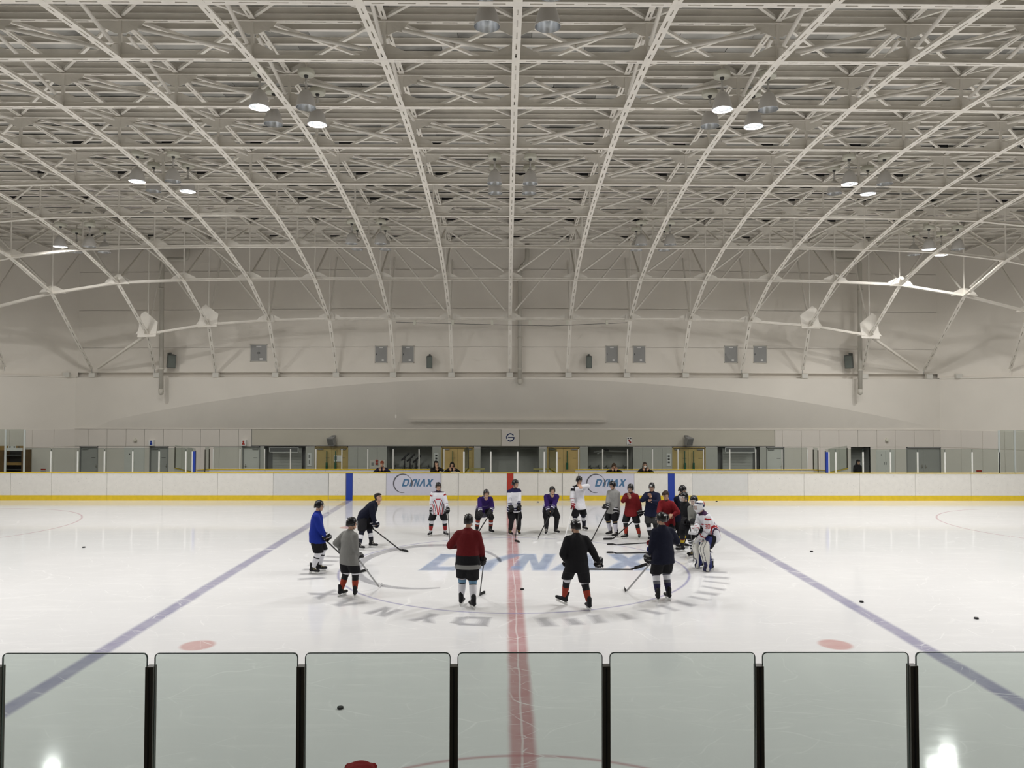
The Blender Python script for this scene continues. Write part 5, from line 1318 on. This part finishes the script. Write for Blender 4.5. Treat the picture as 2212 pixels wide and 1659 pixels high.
def j_white_black(co, idx, t, f):
    c = np.tile(np.array(WHT, dtype=np.float32), (len(co), 1)); d = (co-f['P'])/f['s']; x = d@f['rt']
    c[np.isin(idx, (3,)) & (t < 0.5) & (np.sin(t*9) > 0.2)] = BLK; c[(idx == 0) & (t > 0.92)] = BLK; c[np.isin(idx, (4,)) & (t > 0.2) & (t < 0.3)] = (0.25,0.02,0.03); c[(idx == 0) & (x > 0.17) & (t > 0.55)] = BLK; return c
def j_redback(co, idx, t, f):
    c = np.tile(np.array(REDJ, dtype=np.float32), (len(co), 1)); d = (co-f['P'])/f['s']; x = d@f['rt']; c[(idx == 0) & (t < 0.30)] = BLK; c[(idx == 0) & (t < 0.045)] = (0.25,0.25,0.24); return c

mk('player in bright blue jersey, black shorts and white socks', 683, 1237, 5, 1.0, lean=4, jersey=BLUJ, st=(697,1160,-0.12, 778,1238, 799,1231, 'dark stick whose taped blade shows past the player in grey'), hold=(0.05, 0.16),
   feet=((-0.15,0.06),(0.15,-0.06)), foot_yaw=(-0.1,0.35), sock=(((0.30,0.36,BLK),), WHT), glove_cuff=WHT, head=(-5,-8), lace=(0.4,0.35,0.2))
mk('player in plain grey jersey with back turned, black and orange socks', 753, 1292, 48, 0.965, lean=5, jersey=GRYJ, st=(771,1203,0.05, 820,1270, 823,1263, 'silver stick slanting to the ice beside the grey-backed player', SILV, STICKW), hold=(0.05, 0.03),
   feet_px=((737,1288),(767,1290)), foot_yaw=(-0.1,-0.75), hand_px=((745,1190,0.3), None), sock=sock_wbr(ORG), glove_cuff=(0.2,0.2,0.2), head=(-25,-5), lace=(0.4,0.33,0.2), mark=(1,-1))
mk('bareheaded player in navy jersey bending over stick', 797, 1182, -8, 1.0, lean=44, crouch=0.03, jersey=NVY, shorts=BLK, st=(800,1138,0.0, 868,1191, 882,1193, 'black stick reaching forward from the bareheaded bending player'), hold=(0.02, 0.22),
   feet_px=((803,1183),(776,1188)), foot_yaw=(0.0,0.2), sock=(((0.35,0.62,WHT),), NVY), helm=False, hair=HAIR, head=(-12,10), glove_col=NVY, glove_cuff=WHT)
mk('player in white jersey with red wave stripes, standing before the boards', 946, 1158, -84, 0.95, lean=4, jfn=j_redwave, vox=0.010, st=(967,1100,-0.1, 972,1172, 981,1174, 'black stick held upright by the red-striped player'), hold=(0.12, None), hand_px=(None, (933,1107,-0.05)),
   feet_px=((962,1158),(930,1158)), foot_yaw=(-0.5,0.5), sock=(((0.25,0.45,BLK),(0.45,0.85,(0.30,0.02,0.02))), WHT), glove_cuff=WHT, head=(10,-5), lace=(0.5,0.5,0.5))
mk('player in purple jersey leaning on knees, orange-striped socks', 1046, 1154, -76, 0.97, lean=50, crouch=0.06, jfn=j_purple, vox=0.012, st=(1062,1104,-0.35, 1022,1168, 1012,1170, 'stick held low across the knees of the leaning purple player'), hold=(0.08, 0.55),
   feet_px=((1060,1152),(1030,1154)), foot_yaw=(-0.4,0.3), sock=(((0.15,0.3,ORG),(0.35,0.5,WHT),(0.55,0.65,ORG)), BLK), head=(-2,0), mark=None, visor=True)
p6_ = mk('player in white jersey with navy shoulders, number on the sleeve', 1110, 1155, -58, 0.99, lean=5, jfn=J17, vox=0.011, st=(1121,1104,-0.25, 1112,1170, 1121,1172, 'upright dark stick in front of the navy-shouldered player'), hold=(0.05, None), hand_px=(None, (1104,1106,-0.3)),
   feet_px=((1121,1156),(1102,1157)), foot_yaw=(0.4,0.1), sock=((), BLK), head=(22,-5), lace=(0.45,0.33,0.08), sockr=1.1)
mk('player in purple jersey stooping, resting on a stick with white blade', 1190, 1153, -84, 0.98, lean=42, crouch=0.05, jfn=j_purple, vox=0.012, st=(1189,1108,-0.3, 1160,1167, 1156,1169, 'slim stick with white tip reaching out from the stooping purple player', STICKM, STICKW), hold=(0.30, 0.08),
   feet_px=((1201,1153),(1180,1155)), foot_yaw=(-0.5,0.3), sock=((), BLK), head=(8,6), sockr=1.1)
mk('player in white jersey wiping face with raised arm', 1249, 1150, -68, 1.03, lean=4, jfn=j_white_black, st=(1239,1088,-0.2, 1219,1168, 1207,1170, 'white stick held by the face-wiping player', STICKW, STICKW), hold=(None, 0.1), hand_px=((1252,1052,-0.35), None), gloves=(None,'g'),
   feet_px=((1262,1146),(1241,1153)), foot_yaw=(-0.2,0.2), poles=((-1.0,0.5,0.25),(0.7,-0.6,-0.4)), sock=(((0.2,0.45,WHT),), NVY), head=(12,-14), glove_col=(0.25,0.02,0.03), glove_cuff=WHT)
mk('player in plain grey jersey facing sideways in front of the right advert', 1326, 1158, -140, 0.98, lean=3, jersey=(0.27,0.27,0.26), st=(1313,1098,-0.25, 1277,1170, 1270,1172, 'thin dark stick slanting down from the sideways grey player'), hold=(None, 0.12), hand_px=((1331,1106,-0.2), None),
   feet_px=((1331,1161),(1318,1157)), foot_yaw=(0.1,0.1), sock=(((-0.14,0.12,NVY),(0.12,0.2,(0.45,0.30,0.1)),(0.2,0.3,NVY)), (0.62,0.62,0.7)), glove_cuff=WHT, head=(-5,-15))
mk('player in dark red jersey with bare hand at the mouth', 1364, 1163, -122, 0.95, lean=4, jersey=(0.15,0.008,0.01), st=(1393,1103,-0.15, 1322,1166, 1297,1167, 'dark stick held slanting by the red player with hand at mouth'), hold=(0.12, None), hand_px=(None, (1358,1072,-0.3)), gloves=('g',None),
   feet_px=((1381,1164),(1352,1164)), foot_yaw=(-0.35,0.6), poles=((-0.7,-0.6,-0.4),(0.8,0.1,-0.8)), sock=sock_wbr((0.35,0.03,0.015)), glove_cuff=(0.3,0.3,0.3), head=(-6,-10))
mk('player in navy jersey holding both bare hands to the face', 1409, 1166, -108, 0.99, lean=4, jersey=(0.007,0.010,0.034), shorts=(0.04,0.04,0.04), hand_px=((1404,1083,-0.35), (1403,1072,-0.33)), gloves=(None,None),
   feet_px=((1417,1167),(1404,1167)), foot_yaw=(0.2,0.1), poles=((-1,0.0,-0.6),(1,0.0,-0.7)), sock=(((0.32,0.55,WHT),), BLK), head=(-4,-16), mark=(1,1), lace=(0.5,0.5,0.5))
mk('bareheaded player in dark red jersey looking down at a helmet', 1441, 1188, -125, 0.96, lean=8, jersey=(0.17,0.008,0.012), hand_px=((1449,1116,-0.3), (1424,1116,-0.35)), gloves=(None,None), helm=False, hair=(0.035,0.018,0.010),
   feet=((-0.14,0),(0.14,0)), sock=((), BLK), head=(-10,-28))
mk('tall player in navy jersey with white gloves in the huddle', 1470, 1184, -55, 1.03, lean=7, jersey=NVY, st=(1482,1108,-0.25, 1441,1176, 1432,1180, 'dark stick held by the tall white-gloved player'), hold=(0.02, 0.25),
   feet=((-0.12,0.0),(0.12,0.0)), sock=(((0.42,0.6,(0.55,0.40,0.02)),), BLK), glove_col=(0.65,0.65,0.66), glove_cuff=(0.2,0.03,0.04), head=(20,-18))
mk('player in black jersey and yellow-banded socks in the huddle', 1484, 1197, -160, 0.97, lean=8, jersey=BLK, hand_px=((1487,1130,-0.2), (1478,1128,-0.2)), feet_px=((1497,1202),(1473,1192)), foot_yaw=(0.1,0.4),
   sock=(((0.36,0.42,(0.25,0.02,0.01)),(0.42,0.60,(0.55,0.40,0.02)),), BLK), glove_col=BLK, head=(0,-8), cage=True, visor=False)
mk('player in grey jersey with wire cage and striped socks in the huddle', 1506, 1206, -140, 0.98, lean=16, crouch=0.02, jersey=(0.22,0.22,0.20), hand_px=((1512,1140,-0.15), (1497,1128,-0.3)), feet_px=((1512,1212),(1499,1204)), foot_yaw=(0.2,0.3),
   sock=(((0.0,0.1,BLK),(0.2,0.3,BLK),(0.4,0.5,BLK),(0.6,0.7,BLK)), WHT), head=(-8,-10), cage=True, visor=False, lace=(0.45,0.33,0.08))
p17 = mk('player in navy jersey with back turned, white-striped navy socks', 1433, 1298, 108, 1.05, lean=4, jersey=NVY, st=(1409,1212,0.0, 1352,1279, 1339,1266, 'stick held low to the ice by the navy-backed player', SILV, TAPE), hold=(0.12, None), hand_px=(None, (1440,1170,0.45)),
   feet_px=((1421,1299),(1444,1296)), foot_yaw=(0.35,0.05), sock=(((-0.05,0.10,(0.12,0.12,0.14)),(0.13,0.36,WHT),(0.39,0.52,(0.12,0.12,0.14))), (0.012,0.010,0.05)), glove_cuff=(0.3,0.3,0.3), head=(22,-2), mark=(1,-1))
g18 = G(1246, 1318)
p18 = mk('player all in black with back turned, one skate blade tipped up', 1246, 1318, 95, 1.02, lean=6, jersey=BLK, hand_px=((1226,1216,0.12), (1297,1224,0.12)), axes=((1,0,0),(1,0,0)),
   feet_px=((1219,1308),(1272,1318)), lift=(0.03,0.0), toe=(0.28,0.0), foot_yaw=(-1.0,-0.15), sock=sock_wbr(ORG), glove_cuff=(0.35,0.35,0.35), head=(38,-6), mark=(1,-1), lace=(0.02,0.02,0.05))
a, b_ = W(1222, 1229, g18.y+0.16), W(1372, 1230, g18.y+0.16)
stick('black stick held level across the thighs of the black-clad player', a, b_, V((1, 0, 0.28)), STICKM, TAPE, (-0.25, 0.55, 0.8))
p19 = mk('player in dark red jersey with back turned, light blue striped socks', 1010, 1314, 84, 1.075, lean=3, jfn=j_redback, st=(1046,1206,0.1, 1036,1288, 1043,1283, 'dark stick held down at the side of the red-backed player'), hold=(None, 0.16), hand_px=((995,1178,0.38), None),
   feet_px=((997,1308),(1022,1315)), foot_yaw=(0.1,-0.55), poles=((-0.9,-0.4,-0.5),(0.7,-0.5,-0.4)), sock=(((0.05,0.09,BLK),(0.09,0.24,(0.16,0.30,0.45)),(0.24,0.28,BLK)), WHT), head=(-18,-3), mark=None)
# belt pack / crest on the red player's waist
# ---- goalie
gk = mk('goalkeeper in white jersey with red stripes and number 30, bending', 1529, 1230, -166, 1.06, lean=30, crouch=0.06, jfn=j_redwave, vox=0.010, shorts=BLK, hand_px=((1516,1166,-0.10), (1500,1150,-0.35)), gloves=('g','g'), glove_col=(0.62,0.62,0.64), glove_cuff=(0.3,0.02,0.03),
   feet=((-0.17,0.02),(0.17,0.05)), foot_yaw=(-0.25,0.25), helm=False, hair=None, head=(-6,-6), goalie=True, lace=(0.6,0.6,0.6))
def goalie_kit(d):
    root = d['root']; s = d['s']; Hc, hf, hu, hr = d['Hc'], d['hf'], d['hu'], d['hr']
    def P(x, y, z): return Hc+hr*x+hf*y+hu*z
    mb = MB(); mb.loft([(P(0,-0.01,0.15), hr*0.04, hf*0.05), (P(0,-0.01,0.125), hr*0.09, hf*0.11), (P(0,-0.005,0.07), hr*0.115, hf*0.14), (P(0,0.0,0.0), hr*0.115, hf*0.145), (P(0,0.015,-0.06), hr*0.10, hf*0.13), (P(0,0.045,-0.12), hr*0.07, hf*0.085), (P(0,0.055,-0.15), hr*0.04, hf*0.05)], seg=20)
    Hn, F, U, R = np.array(Hc), np.array(hf), np.array(hu), np.array(hr)
    def cf(co):
        q = co-Hn; x, y, z = q@R, q@F, q@U; c = np.tile(np.array((0.72,0.72,0.74), dtype=np.float32), (len(co), 1))
        c[(np.abs(z-0.085-0.2*y) < 0.018) & (y > -0.08)] = (0.01,0.015,0.06); c[(y < -0.05) & (np.abs(z-0.02) < 0.03)] = (0.01,0.015,0.06); c[(y < -0.09) & (z > 0.05)] = (0.3,0.03,0.02)
        c[(y > 0.06) & (np.abs(x) < 0.075) & (z < 0.045) & (z > -0.07)] = (0.30,0.17,0.12); return c
    o = job('goalie_mask', mb, 0.012, 1, cf, HARD, root)
    cb = MB()
    for z in (0.04, 0.01, -0.02, -0.05, -0.075): cb.tube([P(0.09*math.sin(a), 0.02+0.145*math.cos(a), z) for a in [-1+2*k/8 for k in range(9)]], 0.004, 5)
    for a in (-0.7, -0.25, 0.25, 0.7): cb.tube([P(0.09*math.sin(a), 0.02+0.145*math.cos(a), 0.045), P(0.09*math.sin(a), 0.02+0.142*math.cos(a), -0.08)], 0.004, 5)
    cb.build('mask_cage', CHROME, o)
    MB().box(-0.05, 0.05, -0.01, 0.01, -0.09, 0.02).build('throat_guard', VISOR, root).matrix_local = Matrix.Translation(P(0, 0.13, -0.19))
    for k, (hip, kn, an) in enumerate(d['legs']):
        sg = -1 if k == 0 else 1
        up = (hip-kn).normalized(); dn = (an-kn).normalized(); fwd = V((sg*0.25, 1, 0.0)).normalized(); sd = fwd.cross(V((0,0,1))).normalized()
        top = kn+up*0.30*s; toe = an+V((0,0,-0.10*s))
        path = [top, kn+up*0.12*s, kn-V((0,0,0.02)), kn+(an-kn)*0.5, an, toe+fwd*0.07]
        rows = []
        mb = MB(); wd = (0.115,0.13,0.14,0.135,0.125,0.11); th = (0.05,0.07,0.075,0.07,0.06,0.05)
        rings = []
        for i, p in enumerate(path):
            c = p+fwd*(0.125-0.01*i)*s; rings.append((c, sd*wd[i]*s, fwd*th[i]*s))
        rb = MB()
        for i in range(len(rings)-1):
            for u in (-0.62, 0.0, 0.62):
                c0, a0, b0 = rings[i]; c1, a1, b1 = rings[i+1]; rb.capsule(c0+a0*u, c1+a1*u, b0.length*(1.0 if u else 1.12), b1.length*(1.0 if u else 1.12), 10)
        kp = [np.array(r_[0]) for r_ in rings]; sdn = np.array(sd); fdn = np.array(fwd); knn = np.array(kn)
        def pc(co, sdn=sdn, fdn=fdn, knn=knn):
            q = co-knn; x = q@sdn; y = q@fdn; c = np.tile(np.array((0.66,0.65,0.60), dtype=np.float32), (len(co), 1))
            c[np.abs(np.abs(x)-0.055) < 0.010] = (0.03,0.03,0.05); c[(q[:, 2] < -0.34) & (np.abs(x) < 0.05)] = (0.02,0.02,0.08); c[y < 0.055] = (0.012,0.02,0.12); return c
        job('leg_pad', rb, 0.0155, 2, pc, LEATH, root)
        for tt_ in (0.25, 0.7): MB().tube([kn.lerp(an, tt_)+fwd*0.06*s+sd*0.11*s, kn.lerp(an, tt_)-fwd*0.09*s+sd*0.06*s, kn.lerp(an, tt_)-fwd*0.09*s-sd*0.06*s, kn.lerp(an, tt_)+fwd*0.06*s-sd*0.11*s], 0.016, 6).build('pad_strap', mat('strap_white', (0.6,0.6,0.65), 0.7), root, True)
    # blocker and catcher hand pads
    for k, (sh, el, hd) in enumerate(d['arms']):
        fd = (hd-el).normalized(); mb = MB(); a_, b_ = perp(fd)
        if k == 1: mb.box(-0.1,0.1,-0.035,0.035,-0.2,0.12); m_ = (0.62,0.62,0.64)
        else:
            for q in range(5): mb.capsule(V((-0.05+0.03*q,0.02,-0.06)), V((-0.09+0.045*q,0.05,0.10)), 0.035, 0.028, 8)
            m_ = (0.62,0.62,0.64)
        o2 = job('blocker' if k == 1 else 'catching_glove', mb, 0.016, 3, solid(m_), LEATH, root)
        o2.matrix_local = Matrix.Translation(hd+V((0.0,0.05,0)))@fd.to_track_quat('Z', 'Y').to_matrix().to_4x4()
goalie_kit(gk)
stick('goalie stick with white shaft propped beside the goalkeeper', W(1491, 1140, gk['root'].location.y-0.5), V((*G(1499, 1213)[:2], 0.004)), V((-0.6, -0.8, 0)), STICKM, STICKW)

# ---- spectators behind the boards
def spec(label, px, py_top, Y, heading, jacket, hair, hgt, hands, lean=14, **kw):
    P = W(px, 1010, Y); s = hgt/1.80
    return player(label, 0, 0, heading, s, lean=lean, jersey=jacket, shorts=(0.02,0.02,0.03), hands=tuple(tuple(q/s for q in h) for h in hands), gloves=(None,None), helm=False, hair=hair, street=True, at=(P.x, Y), grp='people leaning on the bench boards', feet=((-0.12,-0.02),(0.12,-0.02)), **kw)
el = 0.32
front = ((-0.10,0.30,1.36), (0.08,0.30,1.36)); PO = ((-1.0,-0.2,-0.6),(1.0,-0.2,-0.6))
spec('person in navy sweater with reddish hair leaning on the left bench boards', 826, 998, 14.70, -88, (0.012,0.012,0.03), (0.20,0.045,0.02), 1.72, front, 16, poles=PO, head=(0,-18))
spec('person in black coat with long dark hair, hand raised to the chin', 940, 996, 14.68, -60, (0.012,0.011,0.010), HAIR, 1.72, ((0.02,0.24,1.46), (0.05,0.30,1.36)), 12, poles=PO, head=(0,-8), longhair=True)
spec('person in black hooded coat bent over papers on the boards', 977, 999, 14.74, -90, (0.010,0.010,0.010), HAIR, 1.68, front, 18, poles=PO, head=(0,-14), longhair=True)
spec('person in fur-collared dark coat before the right advert', 1326, 1003, 14.74, -95, (0.012,0.011,0.010), (0.05,0.03,0.015), 1.62, front, 16, poles=PO, head=(0,-30), longhair=True)
spec('person in black coat with white face mask and brown scarf', 1392, 1000, 14.74, -90, (0.012,0.011,0.011), (0.03,0.018,0.012), 1.66, front, 14, poles=PO, head=(0,-12), longhair=True, mask=True)
P_ = W(1852, 1010, 19.2)
player('shadowy person in dark hood standing in the open doorway', 0, 0, -90, 0.80, lean=10, jersey=(0.012,0.012,0.013), shorts=(0.02,0.02,0.02), gloves=(None,None), helm=False, hair=(0.012,0.012,0.013), street=True, at=(P_.x, 19.2), grp='people behind the far boards', longhair=True, head=(20,-10), feet=((-0.12,0),(0.12,0)))
# papers on the board top
Pp = W(983, 1018, 14.13)
tag(MB().box(-0.2, 0.2, 0.0, 0.12, 0.0, 0.02).add([(-0.18,0.0,0.021),(0.02,0.0,0.03),(0.02,0.11,0.05),(-0.18,0.11,0.03)], [(0,1,2,3)]).build('paper_sheets', WHITE), 'white papers lying on the board rail before the hooded person', 'papers').location = (Pp.x, 14.12, 1.246)
# ---- spectator with a red cap just in front of the camera position
gr_ = W(772, 1641, -17.0)
redp = player('spectator in a red knitted cap and red jacket below the stand rail', 0, 0, 92, 0.885, lean=4, jersey=(0.20,0.008,0.008), shorts=(0.02,0.02,0.03), gloves=(None,None), helm=False, hair=(0.26,0.008,0.008), hood=(0.26,0.008,0.008), street=True, at=(gr_.x, -17.0), z0=1.05, grp='spectators in the stand', feet=((-0.12,0),(0.12,0)))
run_jobs()

# ---- number and letter marks pressed onto the jerseys
def text_polys(ch):
    # seven-segment style strokes in a 4 x 7 cell, with cut corners
    st = {'3': 'ABGCD', '0': 'ABCDEF', '1': 'BC', '7': 'ABC', 'A': 'ABCEFG'}[ch]; S = dict(A=((0,6),(4,7)), B=((3,3.5),(4,7)), C=((3,0),(4,3.5)), D=((0,0),(4,1)), E=((0,0),(1,3.5)), F=((0,3.5),(1,7)), G=((0.4,3),(4,4)))
    return [[(S[k][0][0], S[k][0][1]), (S[k][1][0], S[k][0][1]), (S[k][1][0], S[k][1][1]), (S[k][0][0], S[k][1][1])] for k in st]
def press(d, center, normal, upv, text, size, m, name='jersey_number'):
    me = d['jersey'].data; bv = BVHTree.FromPolygons([v.co for v in me.vertices], [p.vertices for p in me.polygons]); c = V(center); n = V(normal).normalized(); u = V(upv); u = (u-n*u.dot(n)).normalized(); r_ = u.cross(n)
    mb = MB(); w_ = len(text)*5-1
    for i, ch in enumerate(text):
        for p in text_polys(ch):
            (x0, y0), (x1, y1) = p[0], p[2]; k = 3
            for a in range(k):
                for b_ in range(k):
                    q = []
                    for (uu, vv) in ((a, b_), (a+1, b_), (a+1, b_+1), (a, b_+1)):
                        X = x0+(x1-x0)*uu/k+i*5-w_/2; Y = y0+(y1-y0)*vv/k-3.5; o = c+r_*X*size+u*Y*size+n*0.5; h = bv.ray_cast(o, -n); q.append((h[0] if h[0] is not None else c+r_*X*size+u*Y*size)+n*0.006)
                    mb.add(q, [(0,1,2,3)])
    mb.build(name, m, d['root'], fix=False)
REDN = mat('number_red', (0.45, 0.03, 0.02), 0.7); NAVN = mat('number_navy', (0.01, 0.012, 0.06), 0.7); WHTN = mat('number_white', (0.6, 0.6, 0.6), 0.7)
def toward_cam(d): 
    M = Matrix.Rotation(-d['root'].rotation_euler.z, 3, 'Z'); v_ = CAM_C-d['root'].location; return M @ V((v_.x, v_.y, 0)).normalized()
sh, el_, hd = gk['arms'][0]; press(gk, sh.lerp(el_, 0.72), toward_cam(gk), (0,0,1), '30', 0.016, REDN)
sh, el_, hd = p6_['arms'][1]; press(p6_, sh.lerp(el_, 0.75), toward_cam(p6_), (0,0,1), '17', 0.014, NAVN)

# ------------------------------------------------------------------ loose things on the ice
PUCKM = BLACK
pm_ = MB().lathe([(0.0,0.0),(0.036,0.0),(0.0381,0.003),(0.0381,0.022),(0.036,0.0254),(0.0,0.0254)], seg=20)
pme_ = pm_.mesh('puck'); pme_.materials.append(PUCKM); pme_.polygons.foreach_set('use_smooth', [False]*len(pme_.polygons))
for px, py, lab in ((181,1183,'black puck alone on the ice by the left end circle'), (1128,1274,'black puck beside the red centre line inside the circle'), (1162,1085,'black puck near the far boards by the red strip'), (1753,1192,'black puck beyond the right blue line, farthest out toward the boards'),
                    (1861,1301,'black puck lying just off the right blue line'), (2109,1337,'black puck well outside the right blue line near the glass'), (735,1531,'black puck lying just behind the near glass'), (1548,1083.5,'black puck against the yellow strip right of the blue strip')):
    o = link('puck', pme_); g = G(px, py); o.location = (g.x, g.y, 0.001); o.scale = (1.15,1.15,1.15); tag(o, lab, 'puck', 'pucks')
# two sticks and gloves laid on the ice
for (tx, ty, hx, hy, lab) in ((1412,1173,1325,1178,'dark stick lying on the ice, blade toward the far boards side'), (1416,1195,1325,1196,'dark stick lying on the ice with upturned blade, in front of the other')):
    a = G(tx, ty); b_ = G(hx, hy); stick(lab, V((a.x, a.y, 0.02)), V((b_.x, b_.y, 0.012)), V((-1, 0.28, 0)), STICKM, TAPE, (0, 0.5, 0.85), 0.05, 0.2)
def loose_glove(px, py, rz, col, cuff, label):
    g = G(px, py); r_ = empty('hockey_glove', (g.x, g.y, 0.0), rz); tag(r_, label, 'glove', 'gloves on the ice'); mb = MB(); fist(mb, (0,0,0.075), (1,0,0), (0,1,0), 1.5)
    mb.loft([(V((-0.24,0,0.08)), V((0,0.085,0)), V((0,0,0.07))), (V((-0.12,0,0.08)), V((0,0.078,0)), V((0,0,0.065))), (V((-0.03,0,0.075)), V((0,0.065,0)), V((0,0,0.05)))], seg=12)
    def gc(co): c = np.tile(np.array(col, dtype=np.float32), (len(co), 1)); c[(co[:, 0] < -0.10) & (np.sin(co[:, 0]*70) > 0)] = cuff; return c
    job('glove_shell', mb, 0.011, 2, gc, LEATH, r_)
loose_glove(1402, 1177, 2.6, (0.16,0.01,0.01), BLK, 'red and black glove lying on the ice by the sticks')
loose_glove(1402, 1192, 2.9, (0.012,0.02,0.12), WHT, 'blue and white glove lying on the ice by the sticks')
# the helmet the bareheaded player holds
hr_ = W(1438, 1120, G(1441, 1188).y-0.33); hroot = empty('hockey_helmet', (hr_.x, hr_.y, hr_.z)); tag(hroot, 'black helmet with red lining held by the bareheaded red player', 'helmet')
helmet(hroot, V((0,0,0)), V((-0.5,-0.7,-0.5)).normalized(), V((0.0,-0.58,0.81)).normalized(), V((-0.5,-0.7,-0.5)).cross(V((0.0,-0.58,0.81))).normalized(), BLK, False, False, True, 1.0)
run_jobs()
